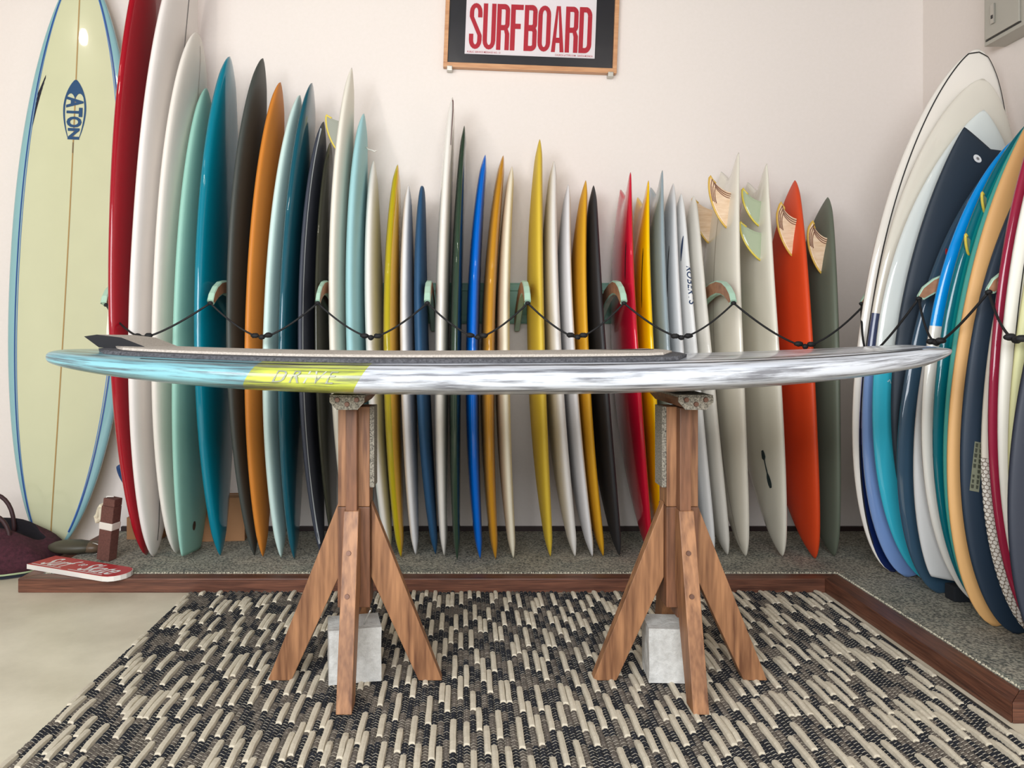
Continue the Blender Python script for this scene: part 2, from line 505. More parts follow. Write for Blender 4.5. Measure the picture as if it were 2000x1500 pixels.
# key, width, thickness, top end, bottom end, foot (x, y), top (x, y, z), rocker, colour, gloss, label
ROW = [
 ('red', .56, .070, 'round', 'rpin', (-1.379, 3.344), (-1.383, 3.537, 2.915), .069, (158, 14, 32), 1, 'glossy dark red longboard, leftmost in the back wall rack'),
 ('whitelong', .56, .074, 'round', 'rpin', (-1.337, 3.320), (-1.261, 3.547, 2.814), .051, (236, 229, 224), 0, 'tall white longboard with a black stringer line beside the dark red longboard'),
 ('white3', .54, .068, 'round', 'rpin', (-1.255, 3.368), (-1.220, 3.540, 2.407), .040, (232, 226, 216), 0, 'off-white round-nosed board with a faint centre line beside the tallest white longboard'),
 ('mint', .53, .064, 'oval', 'square', (-1.187, 3.352), (-1.192, 3.568, 2.165), .008, (150, 200, 184), 0, 'pale green board with a squared tail standing left of the glossy teal board'),
 ('teal', .52, .080, 'full', 'pin', (-1.056, 3.336), (-1.092, 3.594, 2.322), .036, (0, 124, 146), 1, 'glossy teal board with a pointed nose, left of the charcoal board'),
 ('charcoal', .52, .060, 'full', 'pin', (-.907, 3.336), (-.937, 3.594, 2.313), .058, (66, 70, 66), 0, 'charcoal grey board between the teal and the orange-brown boards'),
 ('orange', .51, .060, 'full', 'pin', (-.866, 3.320), (-.859, 3.610, 2.206), .038, (208, 128, 44), 0, 'orange-brown board between the charcoal and the pale mint boards'),
 ('palemint', .51, .062, 'full', 'pin', (-.784, 3.305), (-.769, 3.618, 2.148), .046, (206, 232, 226), 0, 'very pale mint board right of the orange-brown board'),
 ('darkteal', .52, .060, 'oval', 'pin', (-.722, 3.282), (-.709, 3.607, 2.202), .037, (18, 84, 100), 1, 'glossy dark petrol blue board with a rounded nose, right of the pale mint board'),
 ('slate', .51, .046, 'full', 'pin', (-.611, 3.320), (-.655, 3.610, 2.021), .051, (62, 66, 78), 0, 'slate grey board with a thin white edge line'),
 ('olive', .46, .036, 'oval', 'pin', (-.566, 3.384), (-.622, 3.601, 1.922), .032, (58, 58, 46), 1, 'dark olive board tucked between the slate grey and the cream white boards'),
 ('white11', .52, .060, 'point', 'pin', (-.474, 3.336), (-.522, 3.594, 2.270), .052, (238, 233, 218), 0, 'tall cream white board with a yellow-edged fin, left of the light blue board'),
 ('lightblue', .51, .065, 'full', 'pin', (-.396, 3.336), (-.466, 3.602, 2.056), .045, (160, 206, 210), 0, 'light blue board with a white string tied near its top'),
 ('white13', .49, .060, 'point', 'pin', (-.322, 3.336), (-.422, 3.617, 1.841), .022, (236, 232, 224), 0, 'white board between the light blue and the mustard green boards'),
 ('chartreuse', .49, .060, 'point', 'pin', (-.269, 3.313), (-.310, 3.629, 1.825), .030, (184, 166, 22), 1, 'mustard green board with a brighter yellow deck'),
 ('white15', .48, .055, 'point', 'pin', (-.208, 3.352), (-.258, 3.615, 1.725), .016, (234, 234, 234), 0, 'short white board between the mustard green and the navy boards'),
 ('navy', .48, .055, 'blunt', 'pin', (-.121, 3.360), (-.191, 3.592, 1.700), .028, (30, 78, 116), 0, 'navy blue board with a narrow blunt top, left of a tall white board'),
 ('white17', .52, .062, 'oval', 'rpin', (-.082, 3.328), (-.050, 3.587, 2.129), .028, (238, 234, 226), 1, 'tall white board with a dark red line around its rounded nose'),
 ('green', .51, .052, 'point', 'pin', (-.026, 3.267), (.005, 3.637, 2.011), .022, (46, 68, 52), 1, 'dark green board between a tall white board and the bright blue board'),
 ('blue', .50, .060, 'point', 'pin', (.072, 3.290), (.104, 3.633, 1.872), .048, (0, 104, 206), 1, 'glossy bright blue board with a curved tip'),
 ('amber', .50, .060, 'point', 'pin', (.138, 3.282), (.189, 3.637, 1.870), .055, (196, 138, 34), 1, 'glossy amber brown board right of the bright blue board'),
 ('cream', .50, .055, 'point', 'pin', (.215, 3.297), (.230, 3.630, 1.816), .047, (240, 232, 208), 0, 'narrow cream board right of the amber brown board'),
 ('yellow', .51, .055, 'point', 'pin', (.376, 3.320), (.359, 3.611, 1.939), .042, (220, 188, 58), 0, 'tall pale yellow pointed board left of two white boards'),
 ('silver', .49, .060, 'point', 'pin', (.483, 3.320), (.428, 3.625, 1.839), .058, (232, 228, 222), 0, 'white board directly right of the tall pale yellow board'),
 ('silver2', .48, .050, 'point', 'pin', (.558, 3.320), (.496, 3.632, 1.731), .062, (230, 228, 228), 0, 'silvery white board directly left of the golden yellow board'),
 ('gold', .49, .048, 'point', 'pin', (.606, 3.328), (.577, 3.621, 1.748), .071, (222, 164, 28), 0, 'golden yellow board leaning beside the black board'),
 ('black', .48, .055, 'point', 'pin', (.678, 3.336), (.614, 3.624, 1.725), .050, (48, 48, 50), 0, 'black board right of the golden yellow board'),
 ('crimson', .50, .050, 'swallow', 'fnose', (.812, 3.336), (.757, 3.588, 1.738), .056, (206, 22, 52), 1, 'bright red swallow-tailed board standing on its nose'),
 ('sun', .49, .050, 'swallow', 'fnose', (.872, 3.336), (.840, 3.594, 1.702), .060, (250, 200, 4), 1, 'bright yellow swallow-tailed board next to the bright red one'),
 ('bluegrey', .49, .050, 'swallow', 'fnose', (.945, 3.336), (.903, 3.594, 1.749), .061, (150, 166, 172), 1, 'blue-grey swallow-tailed board right of the bright yellow one'),
 ('white30', .47, .050, 'point', 'fnose', (1.025, 3.336), (.992, 3.631, 1.736), .080, (228, 228, 228), 0, 'white board with a black fin slot beside the blue-grey board'),
 ('lettered', .47, .050, 'point', 'fnose', (1.088, 3.344), (1.028, 3.627, 1.687), .067, (236, 236, 234), 0, 'white board with dark blue lettering down its rail'),
 ('white32', .48, .055, 'point', 'fnose', (1.150, 3.344), (1.086, 3.620, 1.676), .070, (228, 224, 214), 1, 'plain white board leaning right of the lettered white board'),
 ('keelwhite', .52, .055, 'swallow', 'fnose', (1.220, 3.320), (1.242, 3.582, 1.825), .075, (236, 230, 214), 1, 'off-white swallow-tailed board with wooden keel fins'),
 ('quadwhite', .52, .055, 'swallow', 'fnose', (1.379, 3.320), (1.369, 3.582, 1.774), .065, (238, 233, 217), 1, 'off-white swallow-tailed board with green glass fins'),
 ('flame', .53, .060, 'point', 'fnose', (1.507, 3.290), (1.560, 3.615, 1.747), .086, (226, 74, 26), 0, 'orange-red board with a laminated wooden fin'),
 ('sage', .52, .060, 'point', 'fnose', (1.606, 3.328), (1.708, 3.601, 1.665), .094, (104, 112, 96), 0, 'olive grey board with a wooden fin, last in the back wall row'),
]
BD = {}
WHITE = paint('white_ink', (240, 240, 238), 0.4); BLACKI = paint('black_ink', (24, 24, 26), 0.4)
BLUEI = paint('blue_ink', (18, 84, 140), 0.4); NAVYI = paint('navy_ink', (22, 52, 92), 0.4)
for key, W, TH, tp, bt, B2, T3, R, c, gl, lab in ROW:
    b = Board((B2[0], B2[1], ZP + (0.014 if bt == 'square' else 0.002)), T3, (0, 1, 0), W, TH, tp, bt, R, notch=0.10, n=2.5)
    mats = [C(key, c, gl)]
    fm = None
    if key == 'chartreuse':
        mats.append(C('bright_yellow', (228, 176, 14), 1)); fm = lambda s, k, sd: 1 if (sd > 0 and abs(k) < .95) else 0
    if key == 'slate': pass
    nm = 'longboard' if key in ('red', 'whitelong') else 'surfboard'
    o = b.build(nm, mats, fm)
    tag(o, lab, 'surfboard', BACK)
    BD[key] = b

# details on the back row boards
b = BD['whitelong']; b.ribbon('stringer', [(s / 40, 0.0) for s in range(1, 40)], 0.006, 1, BLACKI)
b = BD['white3']; b.ribbon('stringer', [(s / 40, 0.0) for s in range(1, 40)], 0.003, 1, paint('brown_line', (120, 100, 84), .5))
b = BD['keelwhite']; b.ribbon('stringer', [(s / 40, 0.0) for s in range(1, 40)], 0.003, -1, paint('brown_line', (120, 100, 84), .5))
b = BD['slate']
b.ribbon('edge_line', b.outline(.955, .03, .97, 60, -1), 0.006, 1, paint('pale_line', (190, 196, 200), .4))
b = BD['white17']
b.ribbon('nose_line', b.outline(.93, .86, .985, 30, -1) + b.outline(.93, .985, .86, 30, 1), 0.006, 1, paint('wine_line', (92, 20, 24), .4))
b = BD['mint']
th0 = [2 * math.pi * i / 18 for i in range(18)]
b.poly('leash_hole', [[(.055 + .020 * math.sin(a) / b.L, -.03 + .018 * math.cos(a)) for a in th0]], 1, BLACKI)
# fins: tail is up on the boards that stand on their noses, the bottom faces left
PLY = wood('plywood_fin', (222, 188, 150), (240, 214, 184), (8, 8, 40), .4, bump=.03)
GLASSY = paint('amber_glass_edge', (226, 184, 84), .3, .6, bump=.4, scale=30)
GLASSL = paint('yellow_glass_edge', (226, 204, 84), .3, .6, bump=.4, scale=30)
LAM = paint('dark_laminate', (128, 84, 64), .4)
GREENG = paint('green_glass_fin', (168, 180, 150), .15, .8)
CLEARG = paint('smoky_glass_fin', (170, 172, 158), .2, .7)
fin(BD['keelwhite'], .80, -.125, -1, .165, .108, .075, PLY, GLASSY, LAM)
fin(BD['keelwhite'], .80, .125, -1, .165, .108, .06, PLY, GLASSY)
fin(BD['quadwhite'], .83, -.125, -1, .115, .092, .06, GREENG, GLASSL)
fin(BD['quadwhite'], .735, -.155, -1, .125, .100, .05, GREENG, GLASSL)
fin(BD['flame'], .76, -.125, -1, .175, .100, .075, PLY, GLASSY, LAM)
fin(BD['sage'], .75, -.125, -1, .165, .100, .075, PLY, GLASSY, LAM)
fin(BD['red'], .085, 0.0, -1, .17, .085, -.03, paint('navy_fin', (24, 58, 104), .25, .6), None, None, th=.012)
fin(BD['white11'], .815, .03, -1, .160, .088, .035, CLEARG, paint('lemon_edge', (240, 214, 90), .4))
# black fin slots
for key, s0, s1, yy in (('crimson', .70, .80, -.17), ('crimson', .64, .78, .14), ('sun', .64, .80, -.17), ('bluegrey', .68, .82, .08), ('white30', .66, .80, -.12)):
    BD[key].ribbon('fin_slot', [(s0 + (s1 - s0) * i / 8, yy) for i in range(9)], [0.003] + [0.009] * 7 + [0.003], -1, BLACKI)
b = BD['lettered']
b.ribbon('blue_flash', [(.78 + .07 * i / 10, -.130) for i in range(11)], [.004 + .014 * math.sin(math.pi * i / 10) for i in range(11)], -1, NAVYI)
# lettering on the rail, reading downwards
V2, F2 = text_geo('ROBERTS', shear=.25, offset=.012)
V = []
for u, v in V2:
    s = .758 - .112 * u
    th = math.pi + .30 - .80 * v
    V.append(b.pt(s, th, 0.0024))
obj('rail_lettering', V, F2, NAVYI, b.o)
b = BD['quadwhite']
logo = []
for i, (s, wv) in enumerate([(.262, .020), (.254, .034), (.244, .040), (.238, .012), (.226, .010), (.216, .012), (.206, .012), (.197, .030), (.188, .036), (.178, .034), (.170, .020)]):
    logo.append((s, -.055 - .0025 * i, wv))
b.ribbon('dark_emblem', [(s, y) for s, y, w_ in logo], [w_ for s, y, w_ in logo], -1, paint('bottle_ink', (22, 46, 50), .5))
b = BD['navy']
# string tied on the light blue board
b = BD['lightblue']
p0 = Vector(b.M @ Vector(b.face(.915, -.02, 1, .002)))
tube('tied_string', [b.M.inverted() @ (p0 + Vector(d)) for d in ((0, 0, 0), (.012, -.005, -.012), (.028, -.008, -.016), (.040, -.008, -.023), (.046, -.008, -.018), (.052, -.008, -.022))],
     [.003, .003, .0028, .004, .003, .001], paint('white_string', (228, 224, 214), .9), b.o, 6)

# ------------------------------------------------------------------ boards on the side wall
SROW = [
 ('pinline', .567, 'oval', 'rpin', (1.730, 3.100), (2.100, 3.129, 2.183), (238, 232, 222), 1, 'tall white board with a thin black pinline beside the room corner', ZP),
 ('lavender', .572, 'oval', 'rpin', (1.752, 3.035), (2.074, 3.065, 2.039), (226, 220, 206), 1, 'cream board with a navy band and lavender blue lower half', ZP),
 ('cyanb', .608, 'point', 'rpin', (1.806, 2.970), (2.033, 3.000, 1.895), (224, 230, 226), 1, 'pale white board with a cyan lower half', ZP),
 ('swallow', .560, 'swallow', 'fnose', (1.813, 2.905), (2.042, 2.935, 1.794), (34, 48, 62), 0, 'dark navy swallow-tailed board with a white leash plug', ZP),
 ('slateblue', .534, 'oval', 'rpin', (1.756, 2.840), (2.106, 2.870, 1.735), (52, 78, 98), 1, 'slate blue glossy board in front of the dark navy swallow-tailed board', ZP),
 ('grey', .528, 'oval', 'square', (1.800, 2.775), (2.085, 2.800, 1.640), (206, 206, 204), 0, 'light grey board with a squared tail and small red fins', ZP + .062),
 ('sky', .568, 'oval', 'rpin', (1.832, 2.710), (2.036, 2.741, 1.750), (232, 228, 218), 1, 'white board with a bright sky blue upper half', ZP),
 ('deepteal', .559, 'oval', 'rpin', (1.814, 2.645), (2.060, 2.675, 1.812), (0, 104, 116), 1, 'glossy deep teal board with two small yellow-edged fins', ZP),
 ('aqua', .528, 'oval', 'rpin', (1.773, 2.580), (2.092, 2.610, 1.902), (78, 176, 164), 0, 'aqua green board between the deep teal and the peach boards', ZP),
 ('peach', .540, 'oval', 'rpin', (1.738, 2.515), (2.100, 2.545, 1.967), (232, 180, 116), 0, 'peach tan board right of the aqua green board', ZP),
 ('ink', .565, 'point', 'rpin', (1.761, 2.450), (2.085, 2.480, 1.858), (32, 50, 68), 0, 'dark blue-black board carrying a narrow olive sticker', ZP),
 ('hex', .550, 'point', 'rpin', (1.800, 2.390), (2.067, 2.421, 1.828), (230, 222, 206), 0, 'cream board with a honeycomb pattern towards its foot', ZP),
 ('wine', .559, 'oval', 'rpin', (1.791, 2.331), (2.042, 2.361, 2.096), (152, 32, 62), 1, 'glossy wine red board at the front of the side wall rack', ZP),
 ('pin2', .568, 'oval', 'rpin', (1.780, 2.271), (2.040, 2.301, 2.093), (238, 234, 224), 0, 'white board right of the wine red board', ZP),
 ('lemon', .560, 'oval', 'rpin', (1.744, 2.210), (2.068, 2.241, 2.051), (216, 214, 160), 0, 'pale lemon board cut off by the right picture edge', ZP),
 ('dark', .576, 'point', 'rpin', (1.674, 2.150), (2.113, 2.181, 1.823), (40, 46, 60), 0, 'dark grey-blue board nearest to the camera in the side wall rack', ZP),
]
for key, W, tp, bt, B2, T3, c, gl, lab, zb in SROW:
    b = Board((B2[0], B2[1], zb + .002), T3, (1, 0, 0), W, .048, tp, bt, 0.018, notch=.09, n=2.7)
    mats = [C(key, c, gl)]; fm = None; ex = ()
    if key == 'cyanb':
        mats.append(C('cyan', (58, 184, 208), 1)); ex = (.43,); fm = lambda s, k, sd: 1 if s < .43 else 0
    if key == 'lavender':
        mats += [C('band_navy', (66, 76, 108), 1), C('lavender_blue', (120, 150, 200), 1)]; ex = (.395, .505)
        fm = lambda s, k, sd: 2 if s < .395 else (1 if s < .505 else 0)
    if key == 'pinline':
        mats += [C('purple_a', (140, 132, 180), 1), C('purple_b', (106, 98, 160), 1), C('navy_a', (44, 54, 120), 1), C('navy_b', (16, 34, 84), 1)]
        ex = (.37, .285, .255, .225)
        fm = lambda s, k, sd: 0 if (sd < 0 or abs(k) > .93) else (4 if s < .225 else 3 if s < .255 else 2 if s < .285 else 1 if s < .37 else 0)
    if key == 'sky':
        mats.append(C('sky_blue', (0, 146, 226), 1)); ex = (.565,); fm = lambda s, k, sd: 1 if s > .565 else 0
    if key == 'deepteal':
        mats.append(C('teal_deck', (20, 140, 140), 1)); fm = lambda s, k, sd: 1 if (sd > 0 and abs(k) < .93 and s > .5) else 0
    if key == 'hex':
        mats.append(C('honeycomb_base', (128, 112, 96), 0)); ex = (.30,); fm = lambda s, k, sd: 1 if s < .30 else 0
    o = b.build('surfboard', mats, fm, extra=ex)
    tag(o, lab, 'surfboard', SIDE); BD['s_' + key] = b
b = BD['s_pinline']
ol = [(1 - (1 - t / 90) ** 2 * .94 - .014, 0) for t in range(91)]
ol = [(q, .90 * b.w(q)) for q, _ in ol]
qe, ye = ol[-1]
apex = [(qe + .006 * (1 - abs(i / 6)), ye * i / 6) for i in range(-5, 6)]
b.ribbon('pinline', [(q, -y) for q, y in ol] + apex + ol[::-1], .0045, 1, BLACKI, .0035)
b = BD['s_pin2']
b.ribbon('pinline', b.outline(.90, .10, .97, 60, -1), .003, 1, BLACKI)
b = BD['s_swallow']
ring = lambda r, s, y: [(s + r * math.sin(a) / b.L, y + r * math.cos(a)) for a in th0]
lp = b.poly('leash_plug', [ring(.016, .950, -.072)], 1, WHITE, .003)
lp2 = obj('plug_hole', [b.face(s, y, 1, .005) for s, y in ring(.006, .950, -.072)], [tuple(range(18))], paint('grey_plug', (140, 136, 134), .5), lp)
b = BD['s_deepteal']
for s, yy in ((.80, -.190), (.715, -.226)):
    fin(b, s - .030, yy, 1, .055, .036, .012, GREENG, GLASSL, th=.006, splay=1.05)
b = BD['s_grey']
REDF = paint('red_fin', (198, 44, 40), .3, .6)
for s, yy in ((.82, -.180), (.72, -.222)):
    fin(b, s, yy, 1, .055, .046, .012, REDF, None, th=.007, splay=1.2)
pad = tag(box('added_support_block', 1.755, 1.865, 2.745, 2.802, ZP + .001, ZP + .056, paint('added_support_black', (26, 30, 36), .9), bevel=.006),  # added prop, fills the gap beneath the raised grey board so it rests
          'added black support under the raised squared tail of the light grey board', 'added support block')
b = BD['s_hex']
def arc_theta(s_):
    T = [math.pi + .5 - 1.9 * i / 60 for i in range(61)]; A = [0.0]
    for i in range(60):
        p, q = Vector(b.pt(s_, T[i])), Vector(b.pt(s_, T[i + 1])); A.append(A[-1] + (q - p).length)
    return T, A
V = []; Fc = []
r = .0078; z = 0.02; row = 0
while z < .298 * b.L:
    T, A = arc_theta(z / b.L)
    a = r * .87 if row % 2 else 0.0
    while a < min(.13, A[-1] - .01):
        k0 = len(V)
        for k in range(6):
            aa = a + r * .84 * math.sin(math.pi / 3 * k); zz = z + r * .84 * math.cos(math.pi / 3 * k)
            j = 0
            while j < 59 and A[j + 1] < aa: j += 1
            f = (aa - A[j]) / max(1e-6, A[j + 1] - A[j])
            V.append(b.pt(zz / b.L, T[j] + (T[j + 1] - T[j]) * f, .0012))
        Fc.append(tuple(range(k0, k0 + 6))); a += r * 1.74
    z += r * 1.52; row += 1
obj('honeycomb_pattern', V, Fc, paint('honeycomb_cell', (226, 220, 208), .5), b.o)['kind'] = 'stuff'
b.poly('red_patch', [[(.05, -.075), (.05, -.03), (.15, -.08), (.18, -.15)]], 1, paint('coral_patch', (190, 84, 62), .5), .0022)
b = BD['s_ink']
st = b.poly('sticker', [[(.318 - .086 * i / 6, -.202 + .0095 * i / 6), (.318 - .086 * (i + 1) / 6, -.202 + .0095 * (i + 1) / 6), (.318 - .086 * (i + 1) / 6, -.230 + .0095 * (i + 1) / 6), (.318 - .086 * i / 6, -.230 + .0095 * i / 6)] for i in range(6)], 1, paint('olive_sticker', (132, 134, 112), .6), .002)
marks = []
for i in range(9):
    s = .312 - i * .0090
    for y0 in (-.223 + i * .001, -.209 + i * .001):
        if random.random() < .85:
            a, d = random.uniform(.004, .007), random.uniform(.003, .005)
            marks.append([(s + a / b.L, y0 + d), (s + a / b.L, y0 - d), (s - a / b.L, y0 - d * .6), (s - a / b.L, y0 + d)])
obj('sticker_marks', [b.face(s, y, 1, .0024) for P in marks for s, y in P], [tuple(range(4 * i, 4 * i + 4)) for i in range(len(marks))], paint('dark_mark', (70, 72, 58), .6), st)
b = BD['s_cyanb']
b.ribbon('white_script', [(.405, -.252), (.41, -.246), (.403, -.240), (.409, -.234), (.402, -.228), (.408, -.222)], .005, 1, paint('pale_script', (190, 226, 232), .5))

# ------------------------------------------------------------------ big pale green longboard facing the room
b = Board((-1.93, 3.60, 0.002), (-1.815, 3.665, 2.775), (1, 0, 0), .580, .078, 'oval', 'rpin', .040, n=2.8)
EM = [C('pale_green_deck', (206, 208, 172), 1, .2), C('light_blue_rail', (140, 186, 190), 1, .2)]
b.build('longboard', EM, lambda s, k, sd: 1 if abs(k) > .84 else 0, ns=64, nt=48)
tag(b.o, 'pale green longboard with light blue rails and an oval blue emblem', 'surfboard')
LB = paint('royal_pinline', (34, 74, 140), .5); LB2 = paint('sky_pinline', (70, 124, 186), .35)
for f, wd_, mm in ((.835, .0065, LB), (.800, .0035, LB2)):
    b.ribbon('pinline', b.outline(f, .035, .985, 70, -1) + b.outline(f, .985, .035, 70, 1), wd_, 1, mm)
b.ribbon('stringer', [(i / 60, 0.0) for i in range(1, 60)], .006, 1, paint('brown_stringer', (166, 134, 78), .4))
sp = []
for i in range(7):
    s = .800 - i * .0085; w0 = b.w(s)
    sp.append([(s - .030, -.83 * w0), (s + .004, -.80 * w0 + .030 - .003 * i), (s + .010, -.80 * w0 + .030 - .003 * i), (s - .022, -.83 * w0)])
b.poly('speed_lines', sp, 1, paint('black_speed', (26, 28, 44), .4))
# emblem
EB = paint('emblem_blue', (14, 66, 108), .6)
ec, eh, ew = .752, .142, .052          # centre (s), half height (m), half width (m)
def emb(t, side_):            # t -1 bottom .. 1 top
    k = (1 - max(0, (t - .0)) ** 2.0) ** .8 if t > 0 else (1 - .52 * abs(t) ** 1.9)
    return side_ * ew * k
def es(t): return ec + eh * t / b.L
ey = lambda: 0.0
for sg in (-1, 1):
    pts = [(es(-0.93 + 1.92 * i / 40), emb(-0.93 + 1.92 * i / 40, sg) * .965) for i in range(41)]
    wdl = [.003 + .006 * max(0, math.sin(math.pi * min(1, i / 44))) for i in range(41)]
    b.ribbon('emblem_outline', pts, wdl, 1, EB, .002)
cap = [(es(.48 + .52 * i / 12), emb(.48 + .52 * i / 12, -1)) for i in range(13)] + [(es(1 - .52 * i / 12), emb(1 - .52 * i / 12, 1)) for i in range(1, 13)]
# lower border of the cap: two scallops
lower = []
for i in range(1, 24):
    u = 1 - 2 * i / 24
    y = u * emb(.48, 1)
    lower.append((es(.40 + .17 * abs(math.sin(math.pi * u)) ** .8 - .0), y))
V = []; Fc = []
top_ = [(es(1 - .0005), 0)]
n = 24
for i in range(n + 1):
    u = -1 + 2 * i / n; y = u * emb(.46, 1) * .99
    lo = .34 + .20 * abs(math.sin(math.pi * u)) ** .7
    # find top t where outline half width equals |y|
    tt = 1.0
    while tt > .46 and abs(emb(tt, 1)) < abs(y): tt -= .005
    V += [b.face(es(lo), y, 1, .0024), b.face(es(max(tt, lo + .005)), y, 1, .0024)]
for i in range(n): Fc.append((2 * i, 2 * i + 2, 2 * i + 3, 2 * i + 1))
obj('emblem_cap', V, Fc, EB, b.o)
tl = [('A', .44, .06, .041), ('T', .07, -.24, .038), ('O', -.23, -.60, .036), ('N', -.62, -1.0, .028)]
for ch, t1, t0, hw in tl:
    b.text('emblem_letter', ch, lambda u, v, t1=t1, t0=t0, hw=hw: (es(t1 + (t0 - t1) * u), hw * (2 * v - 1)), 1, EB, .0024, offset=.045)
b.ribbon('small_print', [(es(-1.10), 0), (es(-1.45), 0)], .006, 1, paint('brown_print', (112, 92, 58), .5), .0022)
BD['eaton'] = b

# ------------------------------------------------------------------ mint racks with arms
MINT = paint('mint_paint', (178, 214, 190), .4, .2); ARMW = wood('arm_plywood', (150, 104, 76), (188, 140, 108), (10, 10, 10), .5, bump=.05)
MINTD = paint('mint_plate', (120, 166, 146), .5)


def arm(name, root, along, at, wall, tip, thick):
    """hooked arm; profile in the plane (distance from wall, z)"""
    reach = wall - tip
    cl = [(0.0, 1.085), (.16, 1.135), (.32, 1.185), (.47, 1.215), (.59, 1.222), (.69, 1.215), (.79, 1.195), (.88, 1.172), (.96, 1.150), (1.0, 1.135)] if False else \
         [(0.0, 1.075), (.15, 1.115), (.30, 1.160), (.45, 1.195), (.60, 1.216), (.72, 1.222), (.82, 1.214), (.90, 1.196), (.96, 1.172), (.995, 1.150)]
    hw = [.040, .038, .036, .034, .032, .030, .028, .025, .021, .013]
    up = []; dn = []
    n = len(cl)
    for i, (d, z) in enumerate(cl):
        d0, z0 = cl[max(0, i - 1)]; d1, z1 = cl[min(n - 1, i + 1)]
        tx, tz = (d1 - d0) * reach, z1 - z0; l = math.hypot(tx, tz)
        nx, nz = -tz / l, tx / l
        up.append((d * reach + nx * hw[i], z + nz * hw[i])); dn.append((d * reach - nx * hw[i], z - nz * hw[i]))
    V = []; Fc = []; FM = []
    def P(q, d, z):
        d = max(0.0005, d)
        return (at + q, wall - d, z) if along == 'y' else (wall - d, at + q, z)
    for q, inset in ((-.5, .006), (-.36, 0), (.36, 0), (.5, .006)):
        for i in range(n):
            for arr, sg in ((up, -1), (dn, 1)):
                d, z = arr[i]; V.append(P(q * thick, d, z + sg * inset))
    m = 2 * n
    for i in range(n - 1):
        a = 2 * i
        Fc.append((a, a + 1, a + 3, a + 2)); FM.append(1)
        Fc.append((3 * m + a, 3 * m + a + 2, 3 * m + a + 3, 3 * m + a + 1)); FM.append(1)
        for q in range(3):
            Fc.append((q * m + a, q * m + a + 2, (q + 1) * m + a + 2, (q + 1) * m + a)); FM.append(0)
            Fc.append((q * m + a + 1, (q + 1) * m + a + 1, (q + 1) * m + a + 3, q * m + a + 3)); FM.append(0)
    for q in range(3):
        Fc.append((q * m + m - 2, q * m + m - 1, (q + 1) * m + m - 1, (q + 1) * m + m - 2)); FM.append(0)
    return obj(name, V, Fc, [MINT, ARMW], root, fm=FM)


rack = tag(empty('board_rack', (0, WALL_Y, 1.0)), 'mint green wall rack with hooked wooden arms behind the row of boards', 'rack')
def rp(o): o.matrix_parent_inverse = Matrix.Translation((0, -WALL_Y, -1.0)); return o
rp(box('back_plate', -1.60, 1.56, 3.766, WALL_Y - .0005, 1.075, 1.275, MINTD, rack, .003))
rp(box('plate_strip', -1.60, 1.56, 3.759, 3.766, 1.235, 1.268, MINTD, rack, .003)); rp(box('plate_strip', -1.60, 1.56, 3.759, 3.766, 1.082, 1.118, MINTD, rack, .003))
ARMX = [-1.515, -1.030, -.5935, -.147, .262, .654, 1.100]
TIPY = 3.13
ARMX[0] = -1.548
for x in ARMX: rp(arm('arm', rack, 'y', x, 3.766, 3.31 if x < -1.5 else TIPY, .018 if -.6 < x < -.5 else .026))
rack2 = tag(empty('board_rack', (WALL_X, 2.8, 1.0)), 'mint green wall rack with rounded arms on the right wall', 'rack')
def rp2(o): o.matrix_parent_inverse = Matrix.Translation((-WALL_X, -2.8, -1.0)); return o
rp2(box('back_plate', WALL_X - .018, WALL_X - .0005, 2.05, 3.30, 1.10, 1.26, MINTD, rack2, .003))
ARMY = [(3.185, 1.655), (2.777, 1.650), (2.400, 1.642), (1.98, 1.615)]
for y, tx in ARMY: rp2(arm('arm', rack2, 'x', y, WALL_X - .018, tx, .013))

# ------------------------------------------------------------------ bungee cords
CORD = paint('black_cord', (22, 22, 24), .7)


def bungee(p, q, sag, lab, grp, bulge=(0, 0, 0), nk=3):
    p, q = Vector(p), Vector(q); pts = []
    n = 28
    for i in range(n + 1):
        t = i / n; k = 1 - abs(2 * t - 1) ** 1.45
        pts.append(p.lerp(q, t) + Vector(bulge) * k - Vector((0, 0, sag * k)))
    r = empty('bungee_cord', pts[n // 2]); tag(r, lab, 'cord', grp)
    off = Matrix.Translation(-pts[n // 2])
    c = tube('cord', pts, .0042, CORD, r, 6); c.matrix_parent_inverse = off
    mid = pts[n // 2]; d = (q - p).normalized()
    for k in range(nk):
        a = (k - (nk - 1) / 2) * .027 + random.uniform(-.003, .003)
        cpt = mid + d * a + Vector((0, 0, abs(a) * .28 + random.uniform(-.002, .002)))
        kn = lump('knot', cpt, (.018 if k != 1 else .013, .012, .0105), CORD, r, 10, .12); kn.matrix_parent_inverse = off
    for e_ in (p, q):
        lo = lump('end_knot', e_, (.011, .009, .008), CORD, r, 8, .1); lo.matrix_parent_inverse = off
    return r


